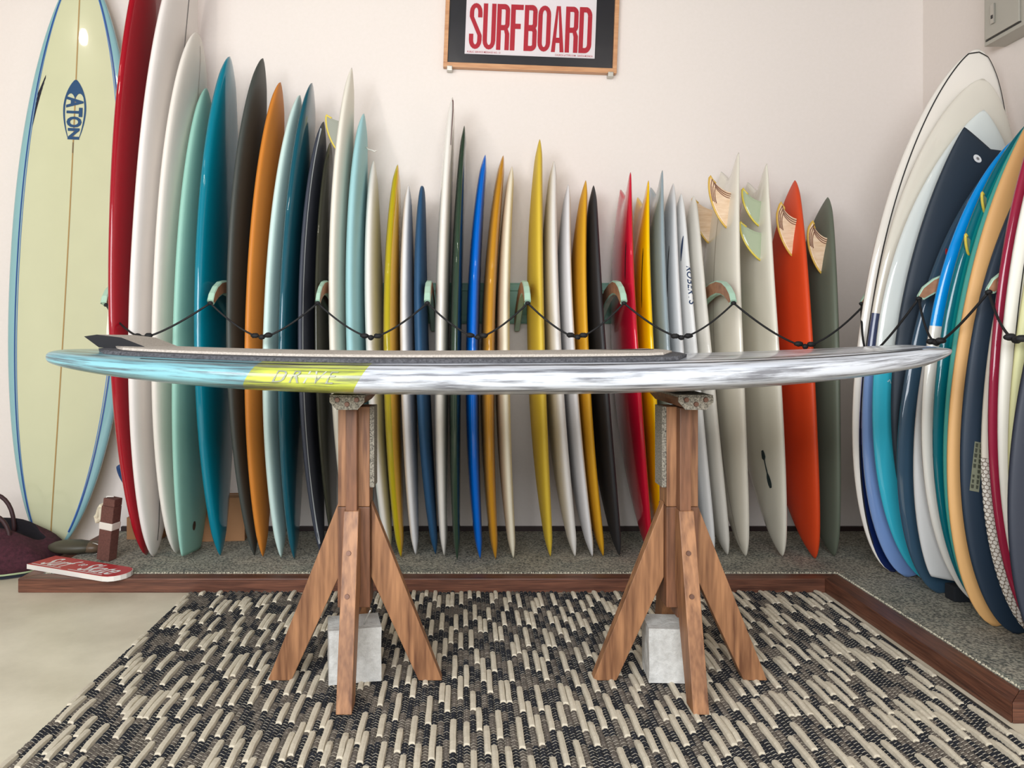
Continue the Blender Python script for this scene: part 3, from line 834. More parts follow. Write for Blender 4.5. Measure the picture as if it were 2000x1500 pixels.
CB = 'bungee cords across the back rack'
names = ['in front of the dark red and tall white longboards', 'in front of the charcoal and orange-brown boards', 'in front of the light blue board',
         'in front of the dark green and bright blue boards', 'in front of the two white boards right of the pale yellow one', 'in front of the bright red and yellow boards']
for i in range(6):
    bungee((ARMX[i] + (.012 if i == 0 else 0), 3.302 if i == 0 else TIPY - .004, 1.146), (ARMX[i + 1], TIPY - .004, 1.146), .140, 'black bungee cord ' + names[i], CB, (0, -.14 if i == 0 else -.035, 0))
bungee((ARMX[6], TIPY - .004, 1.146), (1.655, 3.16, 1.146), .175, 'black bungee cord in front of the orange-red and olive grey boards', CB, (0, -.05, 0))
CS = 'bungee cords across the side rack'
bungee((1.650, 3.182, 1.146), (1.646, 2.777, 1.146), .21, 'black bungee cord in front of the white board with the black pinline', CS, (-.075, 0, 0))
bungee((1.646, 2.775, 1.146), (1.636, 2.393, 1.146), .16, 'black bungee cord in front of the deep teal and peach boards', CS, (-.05, 0, 0))
bungee((1.636, 2.391, 1.146), (1.611, 1.98, 1.146), .15, 'black bungee cord in front of the wine red board', CS, (-.05, 0, 0))

# ------------------------------------------------------------------ framed print
FRW = wood('beech_frame', (190, 134, 92), (216, 164, 118), (4, 30, 30), .4, bump=.05)
fr = empty('framed_print', (.335, WALL_Y - .004, 2.575)); fr.rotation_euler = (0, math.radians(2.2), 0)
tag(fr, 'framed red-lettered print with a black mount hanging on the back wall', 'picture')
HW, HB, HT = .424, -.262, .34           # half width, bottom, top relative to the root
def fbox(name, x0, x1, y0, y1, z0, z1, m, bev=0.0, par=fr):
    return box(name, x0, x1, y0, y1, z0, z1, m, par, bev)
fbox('frame_bar', -HW, HW, -.032, 0, HB, HB + .024, FRW, .002)
fbox('frame_bar', -HW, HW, -.032, 0, HT - .024, HT, FRW, .002)
fbox('frame_bar', -HW, -HW + .020, -.032, 0, HB + .024, HT - .024, FRW, .002)
fbox('frame_bar', HW - .020, HW, -.032, 0, HB + .024, HT - .024, FRW, .002)
fbox('black_mount', -HW + .018, HW - .018, -.012, -.004, HB + .022, HT - .022, paint('black_mount', (24, 26, 34), .3))
PX0, PX1, PB, PT = -.322, .316, -.188, .30
pap = fbox('paper', PX0, PX1, -.0142, -.0122, PB, PT, paint('print_paper', (236, 228, 228), .6))
REDI = paint('red_ink', (180, 18, 42), .7)


def letters():
    """condensed block letters as stroke polygons in a unit box"""
    t = .345; hb = .115   # stem width (of letter width), bar height (of letter height)
    def arc(cx, cy, rx, ry, a0, a1, n=8): return [(cx + rx * math.cos(math.radians(a0 + (a1 - a0) * i / n)), cy + ry * math.sin(math.radians(a0 + (a1 - a0) * i / n))) for i in range(n + 1)]
    def band(outer, inner):
        V = outer + inner; n = len(outer); return [([V[i], V[i + 1], V[n + i + 1], V[n + i]]) for i in range(n - 1)]
    O_out = lambda a0, a1, cy, ry: arc(.5, cy, .5, ry, a0, a1)
    O_in = lambda a0, a1, cy, ry: arc(.5, cy, .5 - t, ry, a0, a1)
    q = {}
    R_ = lambda x0, x1, y0, y1: [(x0, y0), (x1, y0), (x1, y1), (x0, y1)]
    q['U'] = [R_(0, t, .2, 1), R_(1 - t, 1, .2, 1)] + band(O_out(180, 360, .2, .2), O_in(180, 360, .2, .10))
    q['O'] = [R_(0, t, .2, .8), R_(1 - t, 1, .2, .8)] + band(O_out(180, 360, .2, .2), O_in(180, 360, .2, .10)) + band(O_out(0, 180, .8, .2), O_in(0, 180, .8, .10))
    q['D'] = [R_(0, t, 0, 1), R_(1 - t, 1, .2, .8), R_(t, .5, 0, hb), R_(t, .5, 1 - hb, 1)] + band(arc(.5, .2, .5, .2, 270, 360), arc(.5, .2, .5 - t, .2 - hb, 270, 360)) + band(arc(.5, .8, .5, .2, 0, 90), arc(.5, .8, .5 - t, .2 - hb, 0, 90))
    q['F'] = [R_(0, t + .03, 0, 1), R_(t, .98, 1 - hb, 1), R_(t, .80, .47, .47 + hb)]
    def bowl(y0, y1, r=.14): return [R_(t, .55, y0, y0 + hb), R_(t, .55, y1 - hb, y1), R_(1 - t, 1, y0 + r, y1 - r)] + band(arc(.55, y0 + r, .45, r, 270, 360), arc(.55, y0 + r, .45 - t, max(.01, r - hb), 270, 360)) + band(arc(.55, y1 - r, .45, r, 0, 90), arc(.55, y1 - r, .45 - t, max(.01, r - hb), 0, 90))
    q['B'] = [R_(0, t, 0, 1)] + bowl(0, .55) + bowl(.45, 1)
    q['R'] = [R_(0, t, 0, 1)] + bowl(.43, 1) + [[(.5, .52), (.78, .52), (1.0, .36), (1.0, 0), (1 - t, 0), (1 - t, .34)]]
    q['A'] = [[(0, 0), (t * .92, 0), (.5, .93), (.5, 1), (.34, 1)], [(1 - t * .92, 0), (1, 0), (.66, 1), (.5, 1), (.5, .93)], R_(.2, .8, .20, .20 + hb)]
    # S as a swept stroke
    q['S'] = band(arc(.5, .8, .5, .2, 0, 180), arc(.5, .8, .5 - t, .10, 0, 180)) + [R_(1 - t, 1, .69, .8), R_(0, t, .70, .8), R_(1 - t, 1, .2, .30), R_(0, t, .2, .33)] + band(arc(.5, .2, .5, .2, 180, 360), arc(.5, .2, .5 - t, .10, 180, 360)) + \
        [[(0, .70), (t, .70), (1, .30), (1 - t, .30)]]
    return q


LET = letters()
X0, X1 = PX0 + .018, PX1 - .014
word = 'SURFBOARD'; adv = (X1 - X0) / len(word)
for i, ch in enumerate(word):
    x0 = X0 + i * adv; wd_ = adv * .93; z0, z1 = -.164, .062
    V = []; Fc = []
    for j, P in enumerate(LET[ch]):
        k = len(V); V += [(x0 + p[0] * wd_, -.0147 - j * 8e-5, z0 + p[1] * (z1 - z0)) for p in P]; Fc.append(tuple(range(k, k + len(P))))
    obj('printed_letter', V, Fc, REDI, fr)


def flat_text(s, x0, x1, z0, z1, y, m, parent, **kw):
    V2, F2 = text_geo(s, **kw)
    return obj('printed_line', [(x0 + (x1 - x0) * u, y, z0 + (z1 - z0) * v) for u, v in V2], F2, m, parent)


flat_text('PUBLIC SERVICE MESSAGE NO. 13', PX0 + .012, PX0 + .175, -.182, -.173, -.0147, REDI, fr, offset=.01)
flat_text('CHURCH of TYPE.COM   SANTA MONICA', PX1 - .195, PX1 - .010, -.182, -.173, -.0147, REDI, fr, offset=.01)
V2, F2 = None, None
gm, gnt, gP, gN, gL = base_mat('print_glazing')
gN.remove(gP); tr = gN.new('ShaderNodeBsdfTransparent'); gg = gN.new('ShaderNodeBsdfGlossy'); gg.inputs['Roughness'].default_value = .03
gw = gN.new('ShaderNodeTexNoise'); gw.inputs['Scale'].default_value = 7; gtc = gN.new('ShaderNodeTexCoord'); gL.new(gtc.outputs['Object'], gw.inputs['Vector'])
gb = gN.new('ShaderNodeBump'); gb.inputs['Strength'].default_value = .35; gb.inputs['Distance'].default_value = .02; gL.new(gw.outputs[0], gb.inputs['Height']); gL.new(gb.outputs[0], gg.inputs['Normal'])
fz = gN.new('ShaderNodeFresnel'); fz.inputs[0].default_value = 1.45; ms = gN.new('ShaderNodeMixShader')
gL.new(fz.outputs[0], ms.inputs[0]); gL.new(tr.outputs[0], ms.inputs[1]); gL.new(gg.outputs[0], ms.inputs[2])
gL.new(ms.outputs[0], gN['Material Output'].inputs[0])
fbox('glazing', -HW + .019, HW - .019, -.026, -.0245, HB + .023, HT - .023, gm)
CHR = paint('satin_steel', (190, 188, 180), .35, metallic=.8)
for x in (-HW + .032, HW - .030):
    fbox('hanging_clip', x - .013, x + .013, -.040, -.001, HB - .018, HB + .004, CHR, .002)

# ------------------------------------------------------------------ electrical box on the right wall
eb = tag(empty('electrical_box', (WALL_X, 3.1, 2.22)), 'grey metal electrical box on the right wall near the ceiling', 'electrical box')
GREYM = paint('grey_enamel', (176, 172, 160), .4, .2); GREYD = paint('seam_dark', (52, 50, 48), .6)
box('housing', -.088, -.001, -.12, .11, 0, .42, GREYM, eb, .003)
dr = box('door', -.096, -.089, -.10, .094, .022, .40, GREYM, eb, .002)
box('seam', -.0905, -.0885, -.104, .098, .016, .0215, GREYD, eb)
box('latch', -.104, -.0965, .030, .052, .070, .150, CHR, dr, .002)
box('latch_slot', -.1055, -.1041, .036, .046, .090, .104, GREYD, dr)

# ------------------------------------------------------------------ woven rug
rug = tag(empty('woven_rug', (0.15, 2.2, 0)), 'black, grey and cream woven strip rug on the floor', 'rug')
rinv = Matrix.Translation((-.15, -2.2, 0))
DRK = speckle('rug_black', [(.3, (14, 16, 22)), (.7, (36, 38, 46))], 40, 1.0, .4)
GRY = speckle('rug_grey', [(.3, (72, 66, 60)), (.7, (116, 106, 96))], 40, 1.0, .4)
CRM = speckle('rug_cream', [(.3, (202, 190, 166)), (.7, (232, 222, 202))], 90, 1.0, .5)
THR = paint('rug_warp', (206, 198, 180), 1.0)
X0, X1, Y0, Y1 = -1.075, 1.405, 1.30, 3.015
PIT, BP = .0168, .0132
ncol = int((X1 - X0) / PIT)
V = []; Fc = []; FM = []; strips = []
rnd = random.Random(11)
for c in range(ncol):
    cx = X0 + (c + .5) * PIT
    y = Y0 - rnd.uniform(0, .03)
    yend = Y1 + rnd.uniform(-.012, .004)
    state = rnd.randint(0, 2); ph = (c * .61803) % 1.0
    nextcream = Y0 + ph * .40 + rnd.uniform(-.03, .03)
    cur = rnd.choice((0, 1)); runleft = rnd.uniform(.03, .10)
    while y < yend:
        if y >= nextcream:
            ln = min(rnd.uniform(.095, .155), yend + .004 - y)
            if ln > .03: strips.append((cx + rnd.uniform(-.001, .001), y, ln))
            y += ln; nextcream = y + rnd.uniform(.19, .33); cur = rnd.choice((0, 0, 1)); runleft = rnd.uniform(.04, .1)
            continue
        w = PIT * .5; k = len(V); zt = rnd.uniform(.0095, .0125); jx = rnd.uniform(-.0008, .0008)
        for yy, f in ((0, .45), (.5, 1.0), (.80, .5)):
            for xx, g in ((-1, .42), (-.45, .92), (.45, .92), (1, .42)):
                V.append((cx + jx + xx * w, y + yy * BP, zt * f * g))
        for i in range(2):
            for j in range(3):
                a = k + 4 * i + j; Fc.append((a, a + 1, a + 5, a + 4)); FM.append(cur)
        k = len(V)
        for yy in (.80, .99):
            for xx, g in ((-1, .5), (0, 1.0), (1, .5)): V.append((cx + jx + xx * w * .98, y + yy * BP, .0085 * g))
        for j in range(2): Fc.append((k + j, k + j + 1, k + j + 4, k + j + 3)); FM.append(2)
        y += BP; runleft -= BP
        if runleft < 0: cur = 1 - cur; runleft = rnd.uniform(.05, .15) * (1.25 if cur == 0 else .85)
wv = obj('weave', V, Fc, [DRK, GRY, THR], rug, smooth=True, fm=FM); wv.matrix_parent_inverse = rinv; wv['kind'] = 'stuff'
bk = box('backing', X0, X1, Y0, Y1 - .01, .0004, .003, paint('rug_backing', (60, 56, 50), 1.0), rug); bk.matrix_parent_inverse = rinv


def strip_verts(seed):
    rr = random.Random(seed); V = []; Fc = []
    ny = 4
    for i in range(ny + 1):
        t = i / ny; zz = .0155 + rr.uniform(-.0015, .0025) if 0 < i < ny else .0125
        sx = rr.uniform(-.0009, .0009); ww = PIT * .5 * rr.uniform(.95, 1.08)
        for xx, g in ((-1, .22), (-.8, .85), (0, 1.0), (.8, .85), (1, .22)): V.append((sx + xx * ww, t, zz * g))
    for i in range(ny):
        for j in range(4):
            a = 5 * i + j; Fc.append((a, a + 1, a + 6, a + 5))
    Fc.append((0, 5 - 1, 3, 2, 1)); Fc.append((5 * ny, 5 * ny + 1, 5 * ny + 2, 5 * ny + 3, 5 * ny + 4))
    return V, Fc


VAR = [strip_verts(i) for i in range(8)]
VM = []
for Vv, Ff in VAR:
    me = bpy.data.meshes.new('strip'); me.from_pydata(Vv, [], Ff); me.materials.append(CRM); me.update(); VM.append(me)
# nearest 300 in view as single strips
def inview(s):
    y = s[1] + s[2]; px = 905 + 1500 * s[0] / y
    return y > 1.80 and px < 2010
vis = sorted([s for s in strips if inview(s)], key=lambda s: s[1])
near = set(id(s) for s in vis[:300])
V = []; Fc = []
for i, s in enumerate(strips):
    if id(s) in near:
        o = bpy.data.objects.new('strip', VM[i % 8]); COL.objects.link(o); o.parent = rug; o.matrix_parent_inverse = rinv
        o.location = (s[0], s[1], 0.0005); o.scale = (1, s[2], 1)
    else:
        k = len(V); Vv, Ff = VAR[i % 8]
        V += [(s[0] + v[0], s[1] + v[1] * s[2], v[2] + .0005) for v in Vv]; Fc += [tuple(k + q for q in f) for f in Ff]
far = obj('far_strips', V, Fc, CRM, rug); far.matrix_parent_inverse = rinv; far['kind'] = 'stuff'

# ------------------------------------------------------------------ timber stands
SW = wood('stand_timber', (104, 66, 42), (176, 126, 86), (26, 26, 2.2), .5)
SWD = wood('stand_timber_dark', (82, 52, 34), (140, 94, 66), (26, 26, 2.5), .5)
PADC = speckle('grey_pad_carpet', [(.35, (70, 66, 60)), (.6, (176, 168, 152))], 260, 1.0, .9)
BOLT = paint('bronze_bolt', (104, 74, 60), .45, metallic=.5)
ZTOP = .8485


def stand(cx, lab, side):
    st = tag(empty('timber_stand', (cx, 2.24, 0)), lab, 'stand', 'timber board stands')
    # upper post: two cheeks with the telescoping inner post between them
    box('upper_cheek', -.045, -.014, -.042, .042, .520, .806, SW, st, .002)
    box('upper_cheek', .012, .045, -.042, .042, .520, .806, SW, st, .002)
    box('inner_post', -.0135, .0115, -.036, .036, .20, .806, SWD, st, .002)
    box('front_batten', -.018, .014, -.080, -.0425, .508, .806, SWD, st, .003)
    # lower post
    box('lower_cheek', -.046, -.014, -.044, .044, .232, .519, SWD, st, .002)
    box('lower_cheek', .012, .046, -.044, .044, .232, .519, SWD, st, .002)
    # legs
    q = [(.047, .517), (.252, .0), (.184, .0), (.047, .30)]
    prism('leg', [(-x, z + .012) for x, z in q], 'y', -.019, .019, SW, st, .002)
    prism('leg', [(x, z + .012) for x, z in q], 'y', -.019, .019, SW, st, .002)
    qf = [(.0445, .505), (.085, .505), (.222, .0), (.158, .0), (.0445, .30)]
    fl = prism('leg', [(-y, z + .012) for y, z in qf], 'x', -.022, .020, SW, st, .002)
    prism('leg', [(y, z + .012) for y, z in qf], 'x', -.022, .020, SW, st, .002)
    for z in (.395, .285):
        y = -(.085 + (.505 - z) * (.137 / .505)) - .001
        bm = bmesh.new(); bmesh.ops.create_cone(bm, cap_ends=True, segments=14, radius1=.0075, radius2=.0065, depth=.006)
        bmesh.ops.rotate(bm, verts=bm.verts, cent=(0, 0, 0), matrix=Matrix.Rotation(math.pi / 2 - .26, 3, 'X'))
        bmesh.ops.translate(bm, verts=bm.verts, vec=(-.004, y, z + .012))
        bm_obj('bolt', bm, BOLT, fl)
    # cross arm with chamfered ends and carpet pad
    oct_ = [(-.044, ZTOP - .006), (.044, ZTOP - .006), (.044, .832), (.026, .812), (-.026, .812), (-.044, .832)]
    ar = prism('cross_arm', oct_, 'y', -.165, .165, SWD, st, .002)
    big = [(-.047, ZTOP - .006), (.047, ZTOP - .006), (.047, .830), (.028, .809), (-.028, .809), (-.047, .830)]
    cp = prism('end_carpet', big, 'y', -.171, -.1655, PADC, ar)
    for x, z in ((-.026, .836), (.026, .836), (0, .824)):
        bm = bmesh.new(); bmesh.ops.create_cone(bm, cap_ends=True, segments=12, radius1=.0075, radius2=.006, depth=.005)
        bmesh.ops.rotate(bm, verts=bm.verts, cent=(0, 0, 0), matrix=Matrix.Rotation(math.pi / 2, 3, 'X'))
        bmesh.ops.translate(bm, verts=bm.verts, vec=(x, -.173, z))
        bm_obj('bolt', bm, BOLT, ar)
    box('top_carpet', -.047, .047, -.168, .168, ZTOP - .0058, ZTOP, PADC, ar)
    box('carpet_strip', .0455 if side > 0 else -.058, .058 if side > 0 else -.0455, -.040, .040, .575, .806, PADC, st)
    return st


stand(-.3136, 'brown timber stand under the green part of the horizontal board', 1)
stand(.6270, 'brown timber stand under the white part of the horizontal board', -1)

CONC = speckle('concrete_block', [(.3, (172, 170, 164)), (.7, (222, 221, 216))], 55, .9, .6, [(.4, (190, 188, 182)), (.6, (222, 222, 218))], 7, .4)
WIRE = paint('steel_wire', (214, 214, 210), .3, metallic=.6)
for cx, rz, lab in ((-.322, .20, 'grey concrete block at the foot of the stand under the green stripe'), (.612, -.06, 'grey concrete block at the foot of the stand under the white stripe')):
    r = tag(empty('concrete_block', (cx, 2.262, .0125), rz), lab, 'block', 'concrete weights on the stands')
    bm = bmesh.new(); bmesh.ops.create_cube(bm, size=1.0)
    for v in bm.verts: v.co = Vector((v.co.x * .150, v.co.y * .120, .0775 + v.co.z * .155))
    bmesh.ops.subdivide_edges(bm, edges=list(bm.edges), cuts=3, use_grid_fill=True)
    for v in bm.verts: v.co += Vector((random.uniform(-1, 1), random.uniform(-1, 1), random.uniform(-.4, .4))) * .0012
    bm_obj('block_body', bm, CONC, r, bevel=0.0)
    tube('wire_loop', [(.026, -.030, .153), (.030, -.040, .172), (.040, -.050, .195), (.044, -.052, .204)], .0022, WIRE, r, 6)

# ------------------------------------------------------------------ horizontal paddle board on the stands
def sup_mat():
    m, nt, P, N, L = base_mat('brushed_stripes')
    tc = N.new('ShaderNodeTexCoord'); sx = N.new('ShaderNodeSeparateXYZ'); L.new(tc.outputs['Object'], sx.inputs[0])
    # position along the board, sheared with height so the colour joints slant
    ad = N.new('ShaderNodeMath'); ad.operation = 'MULTIPLY_ADD'; ad.inputs[1].default_value = -.62
    L.new(sx.outputs['X'], ad.inputs[0]); L.new(sx.outputs['Z'], ad.inputs[2])
    mr = N.new('ShaderNodeMapRange'); mr.inputs['From Max'].default_value = 2.64
    L.new(ad.outputs[0], mr.inputs['Value'])
    r = ramp(N, [(0.0, lin((132, 188, 198))), (.2402, lin((196, 206, 84))), (.3515, lin((212, 217, 225)))])
    r.color_ramp.interpolation = 'CONSTANT'
    L.new(mr.outputs[0], r.inputs[0])
    mp = N.new('ShaderNodeMapping'); mp.inputs['Scale'].default_value = (10, 34, 1); L.new(tc.outputs['UV'], mp.inputs['Vector'])
    n1 = N.new('ShaderNodeTexNoise'); n1.inputs['Scale'].default_value = 1.0; n1.inputs['Detail'].default_value = 6; n1.inputs['Roughness'].default_value = .62
    L.new(mp.outputs[0], n1.inputs['Vector'])
    r2 = ramp(N, [(.46, (0, 0, 0, 1)), (.60, (1, 1, 1, 1))]); L.new(n1.outputs[0], r2.inputs[0])
    mx = N.new('ShaderNodeMix'); mx.data_type = 'RGBA'
    k = N.new('ShaderNodeMath'); k.operation = 'MULTIPLY'; k.inputs[1].default_value = .80; L.new(r2.outputs[0], k.inputs[0])
    L.new(k.outputs[0], mx.inputs[0]); L.new(r.outputs[0], mx.inputs[6]); mx.inputs[7].default_value = lin((78, 78, 84))
    L.new(mx.outputs[2], P.inputs['Base Color']); P.inputs['Roughness'].default_value = .3; P.inputs['Coat Weight'].default_value = .35
    return m


b = Board((-1.150, 2.24, .950), (1.420, 2.24, .966), (0, -1, 0), .72, .100, 'oval', 'squash', .0585, n=3.0, tmin=.36, rp=2.6)
b.build('paddle_board', [sup_mat()], ns=80, nt=48, uv=True)
tag(b.o, 'long horizontal paddle board brushed light blue, lime green and white with a grey deck pad', 'paddle board')
b.ribbon('deck_line', b.outline(.88, .12, .94, 70, 1), .006, 1, BLACKI, .0008)
b.ribbon('deck_line', b.outline(.80, .50, .965, 50, 1), .004, 1, BLACKI, .0008)
b.ribbon('deck_line', b.outline(.80, .50, .965, 50, -1), .004, 1, BLACKI, .0008)
PADT = speckle('pad_top', [(.35, (178, 168, 156)), (.65, (214, 204, 192))], 200, .9, .5)
PADS = speckle('pad_side', [(.35, (58, 58, 62)), (.65, (96, 96, 100))], 150, .9, .4)


def slab(name, s0, s1, yw, lift0, lift1, m, parent, ns=40, inset=.0, rnd_=0.06):
    """pad lying on the deck between s0 and s1, half width yw(s)"""
    V = []; Fc = []
    ys = [-1, -.75, -.4, 0, .4, .75, 1]; k = len(ys)
    for i in range(ns + 1):
        s = s0 + (s1 - s0) * i / ns
        for y in ys: V.append(b.face(s, y * yw(s), 1, lift0))
    for i in range(ns + 1):
        s = s0 + (s1 - s0) * i / ns; s = min(max(s, s0 + inset), s1 - inset)
        for y in ys: V.append(b.face(s, y * (yw(s) - inset * b.L), 1, lift1))
    o_ = (ns + 1) * k
    for i in range(ns):
        for j in range(k - 1):
            a = i * k + j; Fc.append((a, a + k, a + k + 1, a + 1)); Fc.append((o_ + a, o_ + a + 1, o_ + a + k + 1, o_ + a + k))
        for j in (0, k - 1):
            a = i * k + j; Fc.append((a, o_ + a, o_ + a + k, a + k))
    for i in (0, ns):
        for j in range(k - 1):
            a = i * k + j; Fc.append((a, a + 1, o_ + a + 1, o_ + a))
    return obj(name, V, Fc, m, parent)


def pw(s0, s1, f, r):
    def g(s):
        w = b.w(s) * f
        e = min(s - s0, s1 - s)
        if e < r: w *= .72 + .28 * math.sqrt(max(0, 1 - (1 - max(0, e) / r) ** 2))
        return w
    return g


dp = slab('deck_pad', .058, .679, pw(.058, .679, .80, .03), .0005, .010, PADS, b.o, inset=.002)
dt = slab('pad_surface', .075, .666, pw(.075, .666, .70, .03), .0102, .0165, PADT, dp, inset=.001)
# kick tail wedge
V = []
s0, s1 = .040, .105
for s, h in ((s0 + .016, .0105), (s0, .040), (s0 + .014, .046), (s0 + .040, .040), (s1, .0172)):
    for y in (-1, 1): V.append(b.face(s, y * b.w(.10) * .46, 1, h))
# base row
for s in (s0 + .016, s1):
    for y in (-1, 1): V.append(b.face(s, y * b.w(.10) * .46, 1, .0102))
kk = obj('kick_tail', V, [(0, 1, 3, 2), (2, 3, 5, 4), (4, 5, 7, 6), (6, 7, 9, 8), (8, 9, 13, 12), (0, 2, 4, 6, 8, 12, 10), (1, 11, 13, 9, 7, 5, 3), (0, 10, 11, 1), (10, 12, 13, 11)],
         [PADT, paint('black_rubber', (22, 22, 26), .8)], dp, fm=[1, 0, 0, 0, 0, 1, 1, 1, 1])
b.poly('pad_emblem', [[(.615, .05), (.628, .085), (.642, .10), (.655, .085), (.660, .04), (.652, -.02), (.638, -.04), (.625, -.01), (.595, .01)]], 1, BLACKI, .0175)
b.poly('pad_emblem_mark', [[(.634, .055), (.640, .075), (.652, .06), (.654, .03), (.646, .0), (.641, .0), (.647, .035), (.643, .05)]], 1, WHITE, .0185)
# outlined lettering on the near rail
V2, F2 = text_geo('DRIVE', shear=.5, offset=0.0, spacing=1.3)
V = [b.pt(.262 + .066 * u, .06 + .34 * (v - .5), .0028) for u, v in V2]
obj('rail_lettering', V, F2, paint('silver_ink', (150, 152, 140), .35), b.o)

# ------------------------------------------------------------------ small things on the left
sg = empty('painted_sign', (-1.545, 3.118, ZP + .0005), math.radians(-23)); sg.rotation_euler = (0, 0, math.radians(-23))
tag(sg, 'red sign plank with white script lettering lying across the platform edge', 'sign')
def plank(l, w, inset=0.0):
    P = [(-l / 2 + inset, -w / 2 + inset)]
    for i in range(9):
        a = -math.pi / 2 + math.pi * i / 8
        P.append((l / 2 - .055 + .055 * math.cos(a) - inset * math.cos(a), (w / 2 - inset) * math.sin(a) * 1.0))
    P.append((-l / 2 + inset, w / 2 - inset)); return P
prism('sign_plank', plank(.475, .135), 'z', 0.0, .019, paint('sign_white', (232, 226, 218), .5), sg)
prism('sign_face', plank(.475, .135, .002), 'z', .0191, .0199, paint('sign_red', (186, 40, 48), .45), sg)
def sign_text(s, x0, x1, y0, y1, **kw):
    V2, F2 = text_geo(s, **kw); obj('sign_lettering', [(x0 + (x1 - x0) * u, y0 + (y1 - y0) * v, .0203) for u, v in V2], F2, WHITE, sg)
sign_text('Surf', -.195, -.045, -.045, .045, shear=.45, offset=.012)
sign_text('to', -.030, .005, .000, .030, shear=.4, offset=.01)
sign_text('Skate', .012, .195, -.045, .048, shear=.45, offset=.012)
for x0, x1 in ((-.225, -.06), (-.02, .165)):
    obj('sign_rule', [(x0, -.056, .0203), (x1, -.056, .0203), (x1, -.051, .0203), (x0, -.051, .0203)], [(0, 1, 2, 3)], WHITE, sg)

BRF = speckle('brown_foam', [(.3, (88, 54, 46)), (.7, (112, 72, 62))], 120, .85, .3)
bkk = empty('brown_block', (-1.522, 3.275, ZP + .001)); bkk.rotation_euler = (0, math.radians(6.5), math.radians(-14))
tag(bkk, 'upright brown block with a white band, leaning by the foot of the red longboard', 'block')
box('block_body', -.030, .030, -.026, .026, .004, .235, BRF, bkk, .003)
box('block_cap', -.026, .030, -.024, .026, .2355, .268, BRF, bkk, .003)
box('white_band', -.0325, .0325, -.0285, .0285, .135, .166, paint('white_band', (224, 216, 204), .6), bkk, .004)
tube('tie_cord', [(-.031, -.01, .20), (-.031, -.01, .245), (-.020, -.01, .272), (.01, -.005, .276)], .003, paint('white_string', (228, 224, 214), .9), bkk, 6)
CRP = paint('crumpled_paper', (222, 212, 186), .8)
bm = bmesh.new(); bmesh.ops.create_icosphere(bm, subdivisions=2, radius=.024)
for v in bm.verts: v.co = Vector((v.co.x * .8 - .048, v.co.y, v.co.z * 1.7 + .195)) * 1.0 + Vector([random.uniform(-.009, .009) for _ in range(3)])
bm_obj('paper_tag', bm, CRP, bkk)

CARDB = paint('cardboard', (176, 128, 88), .8, bump=.1, scale=10)
for (x, y, w, d, h, rz, lab) in ((-1.125, 3.640, .20, .13, .20, .08, 'brown cardboard box on the carpet behind the teal board'), (-1.50, 3.66, .16, .11, .10, -.05, 'low brown cardboard box behind the dark red longboard')):
    r = tag(empty('cardboard_box', (x, y, ZP + .0005), rz), lab, 'box')
    box('carton', -w / 2, w / 2, -d / 2, d / 2, 0, h, CARDB, r, .002)
    box('tape', -w / 2 - .001, w / 2 + .001, -.02, .02, h - .0005, h + .0008, paint('packing_tape', (196, 160, 112), .4), r)
    box('lid_flap', -w / 2, w / 2, -d / 2, -.003, h + .0002, h + .003, CARDB, r)

# bag
bag = tag(empty('tote_bag', (-2.095, 3.37, 0)), 'dark burgundy tote bag with two looped handles on the floor', 'bag')
BURG = speckle('burgundy_wool', [(.3, (52, 24, 32)), (.7, (84, 40, 52))], 60, .95, .5)
BDK = paint('bag_lining', (24, 20, 26), .95)
V = []; Fc = []; nt = 36
prof_ = [(.0, .92, .94, .0), (.02, 1.0, 1.0, .0), (.06, 1.04, 1.05, .0), (.10, 1.02, 1.02, .0), (.14, .96, .9, .0), (.165, .88, .70, .01), (.185, .80, .48, .02), (.192, .78, .42, .02), (.180, .76, .38, .02), (.14, .78, .46, .02)]
for z, kx, ky, dy in prof_:
    for k in range(nt):
        a = 2 * math.pi * k / nt; c, s = math.cos(a), math.sin(a)
        wob = 1 + .03 * math.sin(5 * a + z * 40) + .02 * math.sin(9 * a)
        dz = -.075 * max(0, c) ** 2.2 * (z / .19) - .02 * (z / .19) * max(0, -c)
        V.append((.30 * kx * math.copysign(abs(c) ** .75, c) * wob, .20 * ky * math.copysign(abs(s) ** .75, s) * wob + dy, max(.0, z + dz)))
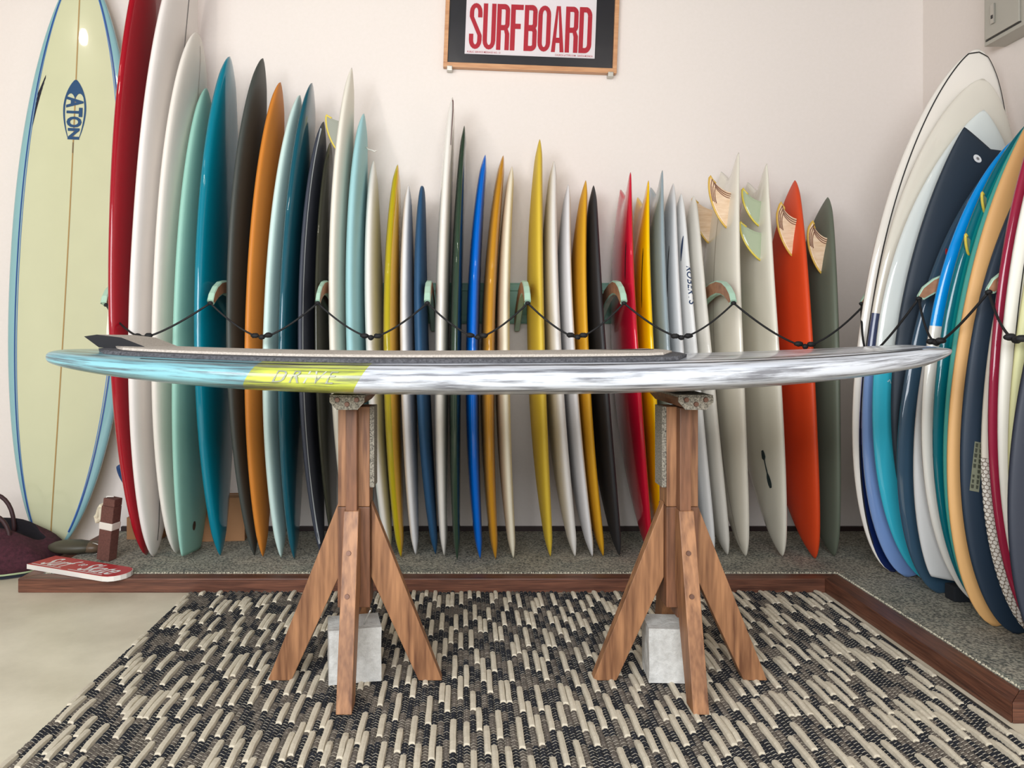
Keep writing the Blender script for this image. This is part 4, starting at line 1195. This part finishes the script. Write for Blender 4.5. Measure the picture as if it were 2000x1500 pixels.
for i in range(len(prof_) - 1):
    for k in range(nt):
        k2 = (k + 1) % nt; Fc.append((i * nt + k, i * nt + k2, (i + 1) * nt + k2, (i + 1) * nt + k))
Fc.append(tuple(range(nt))[::-1]); Fc.append(tuple((len(prof_) - 1) * nt + k for k in range(nt)))
obj('bag_body', V, Fc, [BURG, BDK], bag, smooth=True, fm=[0] * (7 * nt) + [1] * (2 * nt) + [0, 1])
V = []
for z in (.004, .016, .018, .024):
    for k in range(nt):
        a = 2 * math.pi * k / nt; c, s = math.cos(a), math.sin(a); wob = 1 + .03 * math.sin(5 * a) + .02 * math.sin(9 * a)
        kk_ = 1.02 if z < .017 else 1.035
        V.append((.30 * kk_ * math.copysign(abs(c) ** .75, c) * wob, .20 * kk_ * math.copysign(abs(s) ** .75, s) * wob, z))
Fc = []
for i in range(3):
    for k in range(nt): k2 = (k + 1) % nt; Fc.append((i * nt + k, i * nt + k2, (i + 1) * nt + k2, (i + 1) * nt + k))
obj('base_trim', V, Fc, [paint('navy_base', (26, 32, 46), .8), paint('pale_green_piping', (176, 192, 150), .7)], bag, smooth=True, fm=[0] * nt + [1] * (2 * nt))
for yy, x0, hgt in ((-.085, .05, .165), (.085, -.03, .215)):
    pts = [(x0 + .105 * math.cos(math.pi * i / 16) * (1 if True else 1), yy + .01 * math.sin(math.pi * i / 16), .105 + (hgt - .02) * math.sin(math.pi * i / 16) ** .75) for i in range(17)]
    tube('handle', pts, .0095, paint('handle_leather', (58, 32, 34), .6), bag, 8)
pch = tag(empty('leather_pouch', (-1.705, 3.37, ZP)), 'small olive leather pouch with a metal rim lying on the platform edge beside the bag', 'pouch')
lump('pouch_body', (-.01, 0, .032), (.105, .055, .028), paint('olive_leather', (70, 66, 52), .5), pch, 18, .02, .9)
lump('pouch_flap', (.075, .005, .030), (.045, .045, .024), paint('brown_leather', (96, 78, 60), .45), pch, 14, .02, .9)
tube('metal_rim', [(.085 + .045 * math.cos(a), .005 - .035 + .0, .030 + .026 * math.sin(a)) for a in [-1.4 + 2.8 * i / 14 for i in range(15)]], .0025, CHR, pch, 6)
